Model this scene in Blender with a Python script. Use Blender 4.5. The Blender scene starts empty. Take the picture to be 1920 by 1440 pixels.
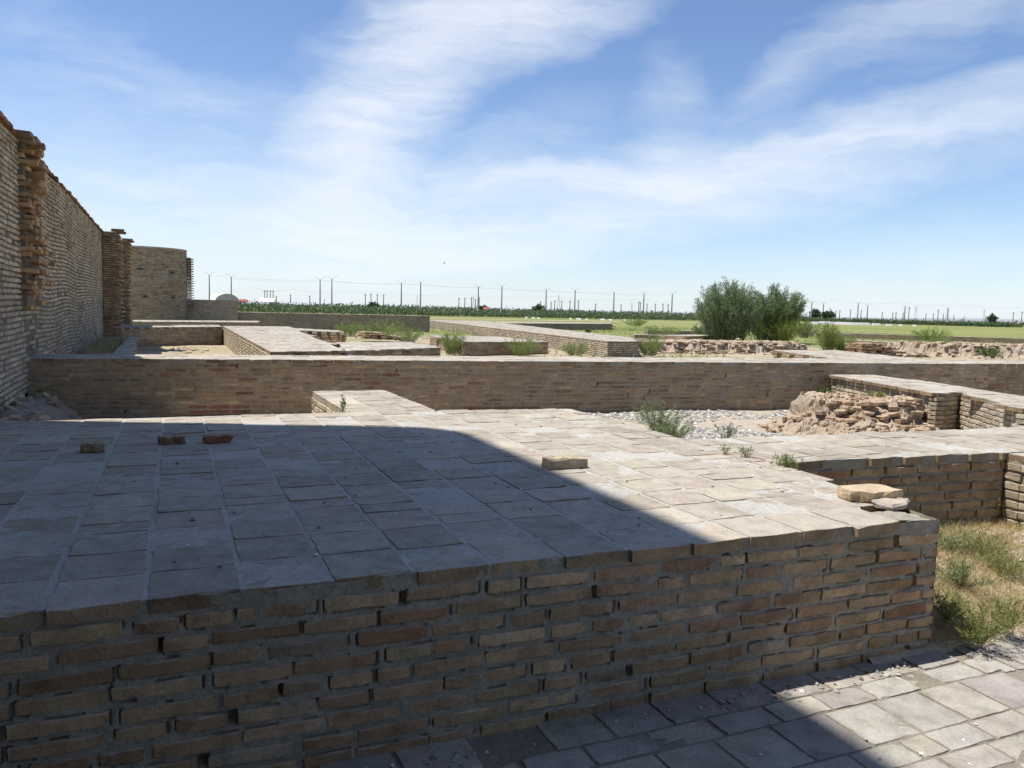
import bpy, math, random
import numpy as np
from mathutils import Matrix, Vector

# ------------------------------------------------------------------ camera
F_PX, PPX, PPY, EYE = 1490.0, 960.0, 720.0, 1.6
def _dir(u, v):
    r = np.array([u-PPX, v-PPY, F_PX]); return r/np.linalg.norm(r)
_y = _dir(308, 566); _v2 = _dir(4380, 667)
_up = np.cross(_v2, _y); _up /= np.linalg.norm(_up)
if _up[1] > 0: _up = -_up
_x = np.cross(_y, _up)
RM = np.stack([_x, _y, _up])                 # world = RM @ (right, down, forward)
def ray(u, v): return RM @ np.array([u-PPX, v-PPY, F_PX])
def at(u, v, z=0.0):                         # pixel -> point on the level z
    r = ray(u, v); t = (z-EYE)/r[2]; return (r[0]*t, r[1]*t, z)
def at2(u, v, z=0.0): return at(u, v, z)[:2]
def aty(u, v, Y):
    r = ray(u, v); t = Y/r[1]; return (r[0]*t, Y, EYE+r[2]*t)
def proj(p):
    c = RM.T @ (np.array(p, float)-np.array([0, 0, EYE])); return PPX+F_PX*c[0]/c[2], PPY+F_PX*c[1]/c[2], c[2]
def azel(u, v):
    r = ray(u, v); r = r/np.linalg.norm(r); return math.atan2(r[0], r[1]), math.asin(r[2])

sc = bpy.context.scene
COL = sc.collection
cam = bpy.data.cameras.new('camera'); camo = bpy.data.objects.new('camera', cam); COL.objects.link(camo)
cam.sensor_fit = 'HORIZONTAL'; cam.sensor_width = 36.0; cam.lens = 36.0*F_PX/1920.0
cam.clip_start = 0.05; cam.clip_end = 20000
cols = [RM[:, 0], -RM[:, 1], -RM[:, 2]]
camo.matrix_world = Matrix([[cols[0][i], cols[1][i], cols[2][i], (0, 0, EYE)[i]] for i in range(3)]+[[0, 0, 0, 1]])
sc.camera = camo

# ------------------------------------------------------------------ sun, sky, exposure
SUN = Vector((-0.43, 0.16, 1.0)).normalized()          # towards the sun
EL = math.asin(SUN.z); AZ = math.atan2(SUN.x, SUN.y)
sl = bpy.data.lights.new('sun', 'SUN'); sl.energy = 5.0; sl.angle = math.radians(0.53); sl.color = (1.0, 0.955, 0.89)
so = bpy.data.objects.new('sun', sl); COL.objects.link(so); so.location = (-40, 14, 100)
so.rotation_euler = SUN.to_track_quat('Z', 'Y').to_euler()
sc.view_settings.view_transform = 'Standard'; sc.view_settings.look = 'None'
sc.view_settings.exposure = 0.42; sc.view_settings.gamma = 1.0; sc.view_settings.use_curve_mapping = False

class NT:
    def __init__(s, tree): s.t = tree; s.n = tree.nodes; s.l = tree.links
    def new(s, typ, **kw):
        n = s.n.new(typ)
        for k, v in kw.items(): setattr(n, k, v)
        return n
    def link(s, a, b): s.l.new(a, b)
    def val(s, sock, v):
        if isinstance(v, (int, float)): sock.default_value = v
        elif isinstance(v, (tuple, list)): sock.default_value = tuple(v) if len(v) != 3 or sock.type != 'RGBA' else tuple(v)+(1,)
        else: s.link(v, sock)
    def math(s, op, a, b=0.0, c=None, clamp=False):
        n = s.new('ShaderNodeMath', operation=op); n.use_clamp = clamp
        s.val(n.inputs[0], a); s.val(n.inputs[1], b)
        if c is not None: s.val(n.inputs[2], c)
        return n.outputs[0]
    def mix(s, f, a, b, mode='MIX'):
        n = s.new('ShaderNodeMix', data_type='RGBA', blend_type=mode)
        s.val(n.inputs[0], f); s.val(n.inputs[6], a); s.val(n.inputs[7], b); return n.outputs[2]
    def noise(s, vec, scale, detail=4, rough=0.55, dist=0.0, out=0):
        n = s.new('ShaderNodeTexNoise'); n.inputs['Scale'].default_value = scale; n.inputs['Detail'].default_value = detail
        n.inputs['Roughness'].default_value = rough; n.inputs['Distortion'].default_value = dist
        if vec is not None: s.link(vec, n.inputs['Vector'])
        return n.outputs[out]
    def ramp(s, f, stops):
        n = s.new('ShaderNodeValToRGB'); cr = n.color_ramp
        while len(cr.elements) < len(stops): cr.elements.new(0.5)
        for e, (p, c) in zip(cr.elements, stops):
            e.position = p; e.color = (c, c, c, 1) if isinstance(c, (int, float)) else tuple(c)+(1,)
        s.link(f, n.inputs[0]); return n.outputs[0]
    def mapping(s, vec, loc=(0, 0, 0), rot=(0, 0, 0), scale=(1, 1, 1), typ='POINT'):
        n = s.new('ShaderNodeMapping', vector_type=typ); s.link(vec, n.inputs[0])
        n.inputs[1].default_value = loc; n.inputs[2].default_value = rot; n.inputs[3].default_value = scale; return n.outputs[0]

world = bpy.data.worlds.new('World'); sc.world = world; world.use_nodes = True
w = NT(world.node_tree); w.n.clear()
wo = w.new('ShaderNodeOutputWorld'); bg = w.new('ShaderNodeBackground'); w.link(bg.outputs[0], wo.inputs[0])
sky = w.new('ShaderNodeTexSky', sky_type='NISHITA'); sky.sun_disc = False
sky.sun_elevation = EL; sky.sun_rotation = AZ
sky.altitude = 300; sky.air_density = 1.0; sky.dust_density = 0.25; sky.ozone_density = 2.2
SKY_STRENGTH = 0.098
bg.inputs[1].default_value = SKY_STRENGTH
tc = w.new('ShaderNodeTexCoord'); sep = w.new('ShaderNodeSeparateXYZ'); w.link(tc.outputs['Generated'], sep.inputs[0])
az = w.math('ARCTAN2', sep.outputs[0], sep.outputs[1]); el = w.math('ARCSINE', sep.outputs[2])
cmb = w.new('ShaderNodeCombineXYZ'); w.link(az, cmb.inputs[0]); w.link(el, cmb.inputs[1])
P0 = cmb.outputs[0]
# wind-drawn wisps: warp the directions with two noises
def warp(vec, scale, amt, stretch=(1, 1, 1)):
    n = w.noise(w.mapping(vec, scale=stretch), scale, 5, 0.6, 0.0, 1)
    sub = w.new('ShaderNodeVectorMath', operation='SUBTRACT'); w.link(n, sub.inputs[0]); sub.inputs[1].default_value = (0.5, 0.5, 0.5)
    mul = w.new('ShaderNodeVectorMath', operation='MULTIPLY'); w.link(sub.outputs[0], mul.inputs[0]); mul.inputs[1].default_value = (amt, amt*0.6, 0)
    add = w.new('ShaderNodeVectorMath', operation='ADD'); w.link(vec, add.inputs[0]); w.link(mul.outputs[0], add.inputs[1]); return add.outputs[0]
PW = warp(P0, 3.0, 0.22, (1, 1.7, 1))
PW2 = warp(PW, 11.0, 0.05, (0.7, 2.2, 1))
clouds = [  # centre pixel, half length, half width, tilt deg, weight
    (930, 20, 400, 125, 16, 1.0), (690, 250, 330, 140, 62, 0.85), (470, 430, 680, 170, 3, 0.62), (150, 330, 420, 120, -3, 0.22),
    (1400, 320, 760, 90, 9, 0.95), (1030, 450, 480, 55, 7, 0.60), (1560, 120, 430, 50, 22, 0.30),
    (820, 400, 430, 120, 30, 0.38), (330, 200, 420, 70, 4, 0.28), (1260, 180, 130, 80, 70, 0.28), (760, 490, 700, 70, 2, 0.22)]
acc = None
for (u, v, a, b, t, wt) in clouds:
    ca, ce = azel(u, v)
    mp = w.mapping(PW2, loc=(ca, ce, 0), rot=(0, 0, math.radians(t)), scale=(a/F_PX, b/F_PX, 1), typ='TEXTURE')
    g = w.new('ShaderNodeTexGradient', gradient_type='QUADRATIC_SPHERE'); w.link(mp, g.inputs[0])
    gg = w.math('POWER', g.outputs[1], 0.55)
    s_ = w.math('MULTIPLY', gg, wt)
    acc = s_ if acc is None else w.math('ADD', acc, s_)
# the rest of the sky carries the same thin cirrus
bgw = w.noise(w.mapping(PW, rot=(0, 0, math.radians(-10)), scale=(1.0, 3.4, 1)), 1.7, 7, 0.6)
bgw = w.ramp(bgw, [(0.50, 0.0), (0.80, 0.45)])
acc = w.math('ADD', acc, bgw)
fib = w.noise(w.mapping(PW2, rot=(0, 0, math.radians(-14)), scale=(0.8, 6.5, 1)), 5.0, 9, 0.62)
fib = w.ramp(fib, [(0.30, 0.34), (0.70, 1.30)])
mask = w.math('MULTIPLY', acc, fib)
soft = w.math('SUBTRACT', 1.0, w.math('POWER', 2.718, w.math('MULTIPLY', mask, -1.35)))
cloud_col = w.new('ShaderNodeRGB'); cloud_col.outputs[0].default_value = (7.6, 7.9, 8.3, 1)
tint = w.mix(1.0, sky.outputs[0], (0.96, 1.03, 1.16, 1), 'MULTIPLY')
fin = w.mix(soft, tint, cloud_col.outputs[0])
hz = w.math('POWER', 2.718, w.math('MULTIPLY', w.math('MAXIMUM', el, 0.0), -13.0))
fin = w.mix(w.math('MULTIPLY', hz, 0.6), fin, (6.1, 6.9, 8.0, 1))
w.link(fin, bg.inputs[0])

# ------------------------------------------------------------------ noise and mesh helpers
rng = np.random.default_rng(7)
_T = rng.random((256, 256))
def vnoise(x, y, f=1.0, seed=0):
    x = np.asarray(x)*f+seed*17.31; y = np.asarray(y)*f+seed*9.17
    xi = np.floor(x).astype(int); yi = np.floor(y).astype(int); fx = x-xi; fy = y-yi
    fx = fx*fx*(3-2*fx); fy = fy*fy*(3-2*fy)
    g = lambda a, b: _T[a & 255, b & 255]
    return (g(xi, yi)*(1-fx)*(1-fy)+g(xi+1, yi)*fx*(1-fy)+g(xi, yi+1)*(1-fx)*fy+g(xi+1, yi+1)*fx*fy)*2-1
def fbm(x, y, f=1.0, o=4, seed=0):
    s = 0; a = 1.0; t = 0
    for i in range(o): s = s+a*vnoise(x, y, f*2**i, seed+i); t += a; a *= 0.5
    return s/t

def mesh_np(name, V, polys, mat, col=None, smooth=False):
    """polys: (n,3) or (n,4) int array, or a list of such arrays"""
    if not isinstance(polys, list): polys = [polys]
    polys = [np.asarray(p, np.int32) for p in polys if len(p)]
    me = bpy.data.meshes.new(name)
    V = np.asarray(V, np.float32); me.vertices.add(len(V)); me.vertices.foreach_set('co', V.ravel())
    loops = np.concatenate([p.ravel() for p in polys]); sizes = np.concatenate([np.full(len(p), p.shape[1], np.int32) for p in polys])
    me.loops.add(len(loops)); me.loops.foreach_set('vertex_index', loops)
    starts = np.concatenate([[0], np.cumsum(sizes)[:-1]]).astype(np.int32)
    me.polygons.add(len(sizes)); me.polygons.foreach_set('loop_start', starts); me.polygons.foreach_set('loop_total', sizes)
    me.update(calc_edges=True); me.validate()
    me.polygons.foreach_set('use_smooth', np.full(len(me.polygons), bool(smooth)))
    if col is not None:
        a = me.attributes.new('Col', 'FLOAT_COLOR', 'POINT'); c = np.ones((len(V), 4), np.float32); c[:, :3] = col
        a.data.foreach_set('color', c.ravel())
    if mat is not None: me.materials.append(mat)
    return me

class MB:                                   # small mesh collector (vertices + mixed polygons)
    def __init__(s): s.v = []; s.f = []
    def box(s, x0, x1, y0, y1, z0, z1):
        b = len(s.v); s.v += [(x, y, z) for z in (z0, z1) for (x, y) in ((x0, y0), (x1, y0), (x1, y1), (x0, y1))]
        s.f += [tuple(b+i for i in q) for q in ((0, 3, 2, 1), (4, 5, 6, 7), (0, 1, 5, 4), (1, 2, 6, 5), (2, 3, 7, 6), (3, 0, 4, 7))]; return s
    def tube(s, pts, rad, n=6):
        pts = [Vector(p) for p in pts]; rad = rad if isinstance(rad, (list, tuple)) else [rad]*len(pts)
        b = len(s.v)
        for i, p in enumerate(pts):
            d = (pts[min(i+1, len(pts)-1)]-pts[max(i-1, 0)]).normalized()
            a = d.orthogonal().normalized(); c = d.cross(a)
            if abs(d.z) > 0.9: a = Vector((1, 0, 0)); a = (a-d*a.dot(d)).normalized(); c = d.cross(a)
            for k in range(n):
                t = 2*math.pi*k/n; s.v.append(tuple(p+(a*math.cos(t)+c*math.sin(t))*rad[i]))
        for i in range(len(pts)-1):
            for k in range(n):
                s.f.append((b+i*n+k, b+i*n+(k+1) % n, b+(i+1)*n+(k+1) % n, b+(i+1)*n+k))
        s.f.append(tuple(b+k for k in range(n))[::-1]); s.f.append(tuple(b+(len(pts)-1)*n+k for k in range(n))); return s
    def prism(s, poly, z0, z1):
        b = len(s.v); n = len(poly)
        s.v += [(p[0], p[1], z0) for p in poly]+[(p[0], p[1], z1) for p in poly]
        s.f.append(tuple(b+i for i in range(n))[::-1]); s.f.append(tuple(b+n+i for i in range(n)))
        s.f += [(b+i, b+(i+1) % n, b+n+(i+1) % n, b+n+i) for i in range(n)]; return s
    def mesh(s, name, mat, smooth=False):
        me = bpy.data.meshes.new(name); me.from_pydata(s.v, [], s.f); me.update()
        if mat is not None: me.materials.append(mat)
        if smooth: me.polygons.foreach_set('use_smooth', np.ones(len(me.polygons), bool))
        return me

def link(name, me, parent=None, loc=None):
    o = bpy.data.objects.new(name, me); COL.objects.link(o)
    if parent is not None: o.parent = parent
    if loc is not None: o.location = loc
    return o
def tag(o, label, cat, group=None):
    o['label'] = label; o['category'] = cat
    if group: o['group'] = group
    return o
def thing(name, label, cat, loc, group=None, rotz=0.0):
    o = link(name, None, None, loc); o.rotation_euler = (0, 0, rotz); o.empty_display_size = 0.2; o['kind'] = 'thing'; return tag(o, label, cat, group)
def struct(name, me, loc=(0, 0, 0)):
    o = link(name, me, None, loc); o['kind'] = 'structure'; return o

# ------------------------------------------------------------------ materials
def new_mat(name):
    m = bpy.data.materials.new(name); m.use_nodes = True; t = NT(m.node_tree); t.n.clear()
    out = t.new('ShaderNodeOutputMaterial'); b = t.new('ShaderNodeBsdfPrincipled'); t.link(b.outputs[0], out.inputs[0])
    b.inputs['Roughness'].default_value = 0.93; b.inputs['Specular IOR Level'].default_value = 0.15
    geo = t.new('ShaderNodeNewGeometry'); return m, t, b, geo
def bump(t, b, h, strength, dist):
    n = t.new('ShaderNodeBump'); n.inputs['Strength'].default_value = strength; n.inputs['Distance'].default_value = dist
    t.link(h, n.inputs['Height']); t.link(n.outputs[0], b.inputs['Normal'])
def src_col(t, joined):
    if joined:
        a = t.new('ShaderNodeAttribute'); a.attribute_name = 'Col'; return a.outputs[0]
    return t.new('ShaderNodeObjectInfo').outputs['Color']
def masonry_mat(name, joined, dust=(0.50, 0.465, 0.42), dust_amt=0.8, fine=1.0, side=None):
    m, t, b, geo = new_mat(name); pos = geo.outputs['Position']
    c = src_col(t, joined)
    n1 = t.noise(pos, 9*fine, 6, 0.62); n2 = t.noise(pos, 60*fine, 5, 0.68)
    c = t.mix(1.0, c, t.ramp(n1, [(0.26, 0.56), (0.50, 1.0), (0.74, 1.28)]), 'MULTIPLY')
    c = t.mix(t.math('MULTIPLY', t.ramp(t.noise(pos, 14, 5, 0.7, 0.8), [(0.52, 0.0), (0.68, 1.0)]), 0.6), c, t.mix(1.0, c, (1.02, 0.80, 0.64, 1), 'MULTIPLY'))
    c = t.mix(0.75, c, t.ramp(n2, [(0.30, 0.72), (0.70, 1.22)]), 'MULTIPLY')
    st = t.noise(pos, 1.3, 6, 0.66, 0.6)
    c = t.mix(1.0, c, t.ramp(st, [(0.30, 0.72), (0.50, 1.0), (0.72, 1.18)]), 'MULTIPLY')
    c = t.mix(t.math('MULTIPLY', t.ramp(st, [(0.60, 0.0), (0.74, 0.5)]), t.ramp(n2, [(0.40, 0.0), (0.62, 1.0)])), c, (0.52, 0.49, 0.44, 1))
    # mortar film smeared over the faces
    sm = t.ramp(t.noise(pos, 6.5, 6, 0.7, 0.4), [(0.56, 0.0), (0.66, 0.65)])
    c = t.mix(t.math('MULTIPLY', sm, 0.55), c, (0.27, 0.25, 0.215, 1))
    # dust settled on upward faces
    sepn = t.new('ShaderNodeSeparateXYZ'); t.link(geo.outputs['Normal'], sepn.inputs[0])
    up = t.ramp(sepn.outputs[2], [(0.55, 0.0), (0.9, 1.0)])
    if side: c = t.mix(up, t.mix(1.0, c, side+(1,), 'MULTIPLY'), c)      # clay shows on the edges, the worn top is grey
    dn = t.ramp(n1, [(0.25, 0.55), (0.7, 1.0)])
    dc = t.mix(t.noise(pos, 1.1, 5, 0.6), (dust[0]*0.80, dust[1]*0.79, dust[2]*0.79, 1), (dust[0]*1.12, dust[1]*1.1, dust[2]*1.06, 1))
    dc = t.mix(0.6, dc, t.ramp(t.noise(pos, 24, 6, 0.7), [(0.28, 0.72), (0.72, 1.18)]), 'MULTIPLY')
    c = t.mix(t.math('MULTIPLY', t.math('MULTIPLY', up, dn), dust_amt), c, dc)
    t.link(c, b.inputs['Base Color'])
    hgt = t.math('ADD', t.math('MULTIPLY', n1, 0.5), t.math('MULTIPLY', n2, 0.6))
    bump(t, b, hgt, 0.85, 0.012/fine)
    return m
M = {}
for j in (0, 1):
    sfx = '_joined' if j else ''
    M['brick'+sfx] = masonry_mat('brick'+sfx, j, dust_amt=0.75)
    M['tile'+sfx] = masonry_mat('paving_tile'+sfx, j, dust=(0.43, 0.395, 0.335), dust_amt=0.55, side=(0.74, 0.62, 0.48))
    M['paver'+sfx] = masonry_mat('paver'+sfx, j, dust=(0.42, 0.40, 0.36), dust_amt=0.40)
    M['rubble'+sfx] = masonry_mat('rubble_brick'+sfx, j, dust=(0.50, 0.40, 0.28), dust_amt=0.5)
def mortar_mat(name, c0, c1, bstr=0.8):
    m, t, b, geo = new_mat(name); pos = geo.outputs['Position']
    n1 = t.noise(pos, 4.0, 7, 0.65); n2 = t.noise(pos, 40, 6, 0.7)
    c = t.mix(t.ramp(n1, [(0.3, 0.0), (0.7, 1.0)]), c0+(1,), c1+(1,))
    c = t.mix(0.8, c, t.ramp(n2, [(0.25, 0.62), (0.72, 1.22)]), 'MULTIPLY')
    t.link(c, b.inputs['Base Color'])
    bump(t, b, t.math('ADD', t.math('MULTIPLY', n1, 0.6), t.math('ADD', n2, t.math('MULTIPLY', t.noise(pos, 150, 3, 0.6), 0.5))), bstr, 0.012); return m
M['mortar'] = mortar_mat('mortar', (0.265, 0.24, 0.19), (0.385, 0.35, 0.285))
M['mortar_dark'] = mortar_mat('mortar_old', (0.15, 0.125, 0.095), (0.24, 0.20, 0.155))
M['mortar_top'] = mortar_mat('joint_mortar', (0.38, 0.365, 0.325), (0.52, 0.495, 0.445))
M['clay'] = mortar_mat('clay_earth', (0.33, 0.26, 0.19), (0.46, 0.375, 0.285), 1.0)
M['mortar_tan'] = mortar_mat('mortar_tan', (0.29, 0.25, 0.19), (0.39, 0.34, 0.265))
M['sand'] = mortar_mat('sandy_soil', (0.42, 0.34, 0.235), (0.55, 0.47, 0.35), 1.0)
M['gravel_bed'] = mortar_mat('gravel_bed', (0.37, 0.31, 0.235), (0.50, 0.44, 0.355), 1.0)
M['old_soil'] = mortar_mat('bedding_soil', (0.22, 0.19, 0.15), (0.34, 0.30, 0.24), 1.0)
def plain_mat(name, c, rough=0.8, var=0.2, scale=3.0, metal=0.0):
    m, t, b, geo = new_mat(name); n = t.noise(geo.outputs['Position'], scale, 5, 0.6)
    t.link(t.mix(1.0, tuple(c)+(1,), t.ramp(n, [(0.3, 1-var), (0.7, 1+var)]), 'MULTIPLY'), b.inputs['Base Color'])
    b.inputs['Roughness'].default_value = rough; b.inputs['Metallic'].default_value = metal; return m
def leaf_mat(name, trans=0.35):
    m, t, b, geo = new_mat(name); a = t.new('ShaderNodeAttribute'); a.attribute_name = 'Col'
    t.link(a.outputs[0], b.inputs['Base Color']); b.inputs['Roughness'].default_value = 0.6; b.inputs['Specular IOR Level'].default_value = 0.25
    tr = t.new('ShaderNodeBsdfTranslucent'); t.link(a.outputs[0], tr.inputs[0])
    mx = t.new('ShaderNodeMixShader'); mx.inputs[0].default_value = trans; t.link(b.outputs[0], mx.inputs[1]); t.link(tr.outputs[0], mx.inputs[2])
    out = [n for n in t.n if n.type == 'OUTPUT_MATERIAL'][0]; t.link(mx.outputs[0], out.inputs[0]); return m
M['leaf'] = leaf_mat('leaves')
M['stem'] = plain_mat('plant_stem', (0.17, 0.15, 0.07), 0.8, 0.3, 20)
M['bark'] = plain_mat('bark', (0.13, 0.10, 0.075), 0.9, 0.35, 12)
M['concrete'] = plain_mat('pole_concrete', (0.30, 0.30, 0.30), 0.8, 0.12, 2)
M['wood_pole'] = plain_mat('pole_wood', (0.20, 0.18, 0.17), 0.9, 0.2, 4)
M['white'] = plain_mat('white_paint', (0.80, 0.79, 0.77), 0.6, 0.06, 2)
M['steel'] = plain_mat('galvanised_steel', (0.33, 0.35, 0.38), 0.5, 0.1, 2, 0.3)
M['wire'] = plain_mat('wire', (0.16, 0.16, 0.17), 0.6, 0.05, 1)
M['roof_white'] = plain_mat('roof_sheet', (0.78, 0.79, 0.80), 0.5, 0.06, 0.5)
M['house_wall'] = plain_mat('house_plaster', (0.46, 0.40, 0.36), 0.9, 0.1, 0.6)
M['house_grey'] = plain_mat('grey_roof', (0.33, 0.34, 0.38), 0.8, 0.1, 0.6)
M['red_roof'] = plain_mat('red_roof', (0.36, 0.10, 0.08), 0.8, 0.1, 0.6)
M['window'] = plain_mat('glass_and_hole_shade', (0.05, 0.06, 0.07), 0.2, 0.1, 1)  # house panes, and the painted shade in the tower holes
M['hill'] = plain_mat('far_hill', (0.33, 0.34, 0.36), 1.0, 0.1, 0.004)
def portal_mat():
    m, t, b, geo = new_mat('portal_brickwork'); pos = geo.outputs['Position']
    sp = t.new('ShaderNodeSeparateXYZ'); t.link(pos, sp.inputs[0]); cb = t.new('ShaderNodeCombineXYZ')
    t.link(t.math('ADD', sp.outputs[0], sp.outputs[1]), cb.inputs[0]); t.link(sp.outputs[2], cb.inputs[1])
    br = t.new('ShaderNodeTexBrick'); t.link(cb.outputs[0], br.inputs['Vector']); br.inputs['Scale'].default_value = 1.0
    br.inputs['Brick Width'].default_value = 0.29; br.inputs['Row Height'].default_value = 0.0663; br.inputs['Mortar Size'].default_value = 0.008
    br.inputs['Color1'].default_value = (0.36, 0.28, 0.18, 1); br.inputs['Color2'].default_value = (0.27, 0.20, 0.125, 1); br.inputs['Mortar'].default_value = (0.22, 0.19, 0.15, 1)
    t.link(t.mix(0.7, br.outputs[0], t.ramp(t.noise(pos, 3, 6, 0.65), [(0.3, 0.7), (0.7, 1.2)]), 'MULTIPLY'), b.inputs['Base Color'])
    bump(t, b, t.math('SUBTRACT', 1.0, br.outputs[1]), 0.6, 0.01); return m
M['portal'] = portal_mat()
def stones_mat():
    m, t, b, geo = new_mat('pebbles'); a = t.new('ShaderNodeAttribute'); a.attribute_name = 'Col'
    n = t.noise(geo.outputs['Position'], 120, 4, 0.6)
    t.link(t.mix(1.0, a.outputs[0], t.ramp(n, [(0.3, 0.8), (0.7, 1.15)]), 'MULTIPLY'), b.inputs['Base Color']); return m
M['stones'] = stones_mat()
def ground_mat():
    m, t, b, geo = new_mat('ground_earth'); pos = geo.outputs['Position']
    sp = t.new('ShaderNodeSeparateXYZ'); t.link(pos, sp.inputs[0])
    big = t.noise(pos, 0.06, 6, 0.6); mid = t.noise(pos, 0.7, 6, 0.62); fine = t.noise(pos, 7, 6, 0.65)
    dirt = t.mix(mid, (0.33, 0.265, 0.18, 1), (0.46, 0.385, 0.28, 1))
    grass = t.mix(t.ramp(mid, [(0.3, 0.0), (0.7, 1.0)]), (0.105, 0.155, 0.035, 1), (0.20, 0.225, 0.065, 1))
    strk = t.noise(t.mapping(pos, rot=(0, 0, 0.45), scale=(0.25, 1.0, 1.0)), 0.13, 7, 0.68)
    grass = t.mix(t.ramp(strk, [(0.40, 0.0), (0.62, 0.85)]), grass, (0.29, 0.275, 0.11, 1))
    # the walled site is bare earth with weeds, the field beyond it is grass
    far = t.math('ADD', t.math('MULTIPLY_ADD', sp.outputs[1], 0.05, -1.75), t.math('MULTIPLY', sp.outputs[0], 0.03))
    far = t.math('ADD', far, t.math('MULTIPLY', t.math('SUBTRACT', big, 0.5), 1.2))
    fm = t.ramp(far, [(0.60, 0.0), (1.0, 1.0)])
    weeds = t.ramp(t.noise(pos, 0.35, 7, 0.65), [(0.46, 0.0), (0.60, 0.85)])
    fm2 = t.math('MAXIMUM', fm, t.math('MULTIPLY', weeds, t.ramp(sp.outputs[1], [(0.0, 0.0), (1.0, 1.0)])))
    c = t.mix(fm2, dirt, grass)
    bare = t.ramp(t.noise(pos, 0.12, 6, 0.6, 0.5), [(0.60, 0.0), (0.70, 0.6)])
    c = t.mix(bare, c, dirt)
    c = t.mix(0.8, c, t.ramp(fine, [(0.28, 0.62), (0.72, 1.25)]), 'MULTIPLY')
    t.link(c, b.inputs['Base Color'])
    bump(t, b, t.math('ADD', fine, t.math('MULTIPLY', mid, 2.0)), 0.8, 0.05); return m
M['ground'] = ground_mat()

# ------------------------------------------------------------------ masonry pieces
def ring_brick(seed, L=0.27, D=0.12, Hh=0.05, nring=5, ch=0.0045, jit=0.0022):
    """chamfered block with uneven edges: an octagonal section swept along its length"""
    r = np.random.default_rng(seed); V = []; Fq = []
    sec = [(-D/2+ch, -Hh/2), (D/2-ch, -Hh/2), (D/2, -Hh/2+ch), (D/2, Hh/2-ch), (D/2-ch, Hh/2), (-D/2+ch, Hh/2), (-D/2, Hh/2-ch), (-D/2, -Hh/2+ch)]
    for i in range(nring):
        x = -L/2+L*i/(nring-1); k = 0.93 if i in (0, nring-1) else 1.0
        for (y, z) in sec:
            V.append((x+r.normal(0, jit*0.8), y*(1 if k == 1 else 0.95)+r.normal(0, jit*0.7), z*k+r.normal(0, jit*0.8)))
    for i in range(nring-1):
        for q in range(8): Fq.append((i*8+q, i*8+(q+1) % 8, (i+1)*8+(q+1) % 8, (i+1)*8+q))
    V = np.array(V); n = len(V)
    V = np.vstack([V, V[:8].mean(0), V[-8:].mean(0)])
    Ft = [(n, (q+1) % 8, q) for q in range(8)]+[(n+1, (nring-1)*8+q, (nring-1)*8+(q+1) % 8) for q in range(8)]
    # orient outwards
    return V, np.array(Fq)[:, ::-1], np.array(Ft)[:, ::-1]
def chip_tile(seed, L=0.28, W=0.28, Hh=0.05, ch=0.0015, jit=0.0016, n=4):
    """flat tile: rounded worn rim, n points on each side"""
    r = np.random.default_rng(seed); rim = []
    for (a, b) in (((-1, -1), (1, -1)), ((1, -1), (1, 1)), ((1, 1), (-1, 1)), ((-1, 1), (-1, -1))):
        for i in range(n):
            f = i/n; rim.append((a[0]+(b[0]-a[0])*f, a[1]+(b[1]-a[1])*f))
    rim = np.array(rim); k = len(rim); corner = np.zeros(k, bool); corner[::n] = True
    j = r.normal(0, jit, (k, 2)); sh = np.where(corner, 0.985, 1.0)[:, None]
    o = rim*sh*np.array([L/2, W/2])+j
    chipd = np.abs(r.normal(0, 0.0008, k))+ch; 
    if r.random() < 0.6: chipd[r.integers(k)] += 0.014*r.random()
    inn = o*(1-(chipd*2/np.array(L)))[:, None]
    V = np.vstack([np.c_[o*0.985, np.full(k, -Hh/2)], np.c_[o, np.full(k, Hh/2)-chipd*0.8], np.c_[inn, np.full(k, Hh/2)+r.normal(0, 0.0012, k)], [[0, 0, Hh/2]], [[0, 0, -Hh/2]]])
    Fq = []; Ft = []
    for q in range(k):
        p = (q+1) % k
        Fq += [(q, p, k+p, k+q), (k+q, k+p, 2*k+p, 2*k+q)]; Ft += [(2*k+q, 2*k+p, 3*k), (p, q, 3*k+1)]
    return V, np.array(Fq), np.array(Ft)
def fragment(seed, L=0.16, W=0.12, Hh=0.05):
    r = np.random.default_rng(seed); k = int(r.integers(5, 8)); a = np.sort(r.random(k))*0.35+np.arange(k)
    a = a*2*math.pi/k; rad = 0.75+0.35*r.random(k)
    o = np.c_[np.cos(a)*rad*L/2, np.sin(a)*rad*W/2]
    V = np.vstack([np.c_[o*(0.85+0.2*r.random((k, 1))), -Hh/2+r.normal(0, .004, k)], np.c_[o*1.03, np.full(k, Hh*0.3)+r.normal(0, .006, k)], np.c_[o*0.9, np.full(k, Hh/2)+r.normal(0, .005, k)], [[0, 0, Hh/2]], [[0, 0, -Hh/2]]])
    Fq = []; Ft = []
    for q in range(k):
        p = (q+1) % k
        Fq += [(q, p, k+p, k+q), (k+q, k+p, 2*k+p, 2*k+q)]; Ft += [(2*k+q, 2*k+p, 3*k), (p, q, 3*k+1)]
    return V, np.array(Fq), np.array(Ft)
GEO = {'brick': [ring_brick(100+i) for i in range(14)],
       'brick_far': [ring_brick(150+i, nring=2, ch=0.005, jit=0.003) for i in range(6)],
       'tile': [chip_tile(200+i) for i in range(14)],
       'tile_far': [chip_tile(250+i, n=1) for i in range(6)],
       'frag': [fragment(300+i) for i in range(12)]}
NOM = {'brick': (0.27, 0.12, 0.05), 'brick_far': (0.27, 0.12, 0.05), 'tile': (0.28, 0.28, 0.05), 'tile_far': (0.28, 0.28, 0.05), 'frag': (0.16, 0.12, 0.05)}
_shared = {}
def shared(kind, i, mat):
    key = (kind, i, mat)
    if key not in _shared:
        V, Fq, Ft = GEO[kind][i]; _shared[key] = mesh_np(kind, V, [Fq, Ft], M[mat])
    return _shared[key]
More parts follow.
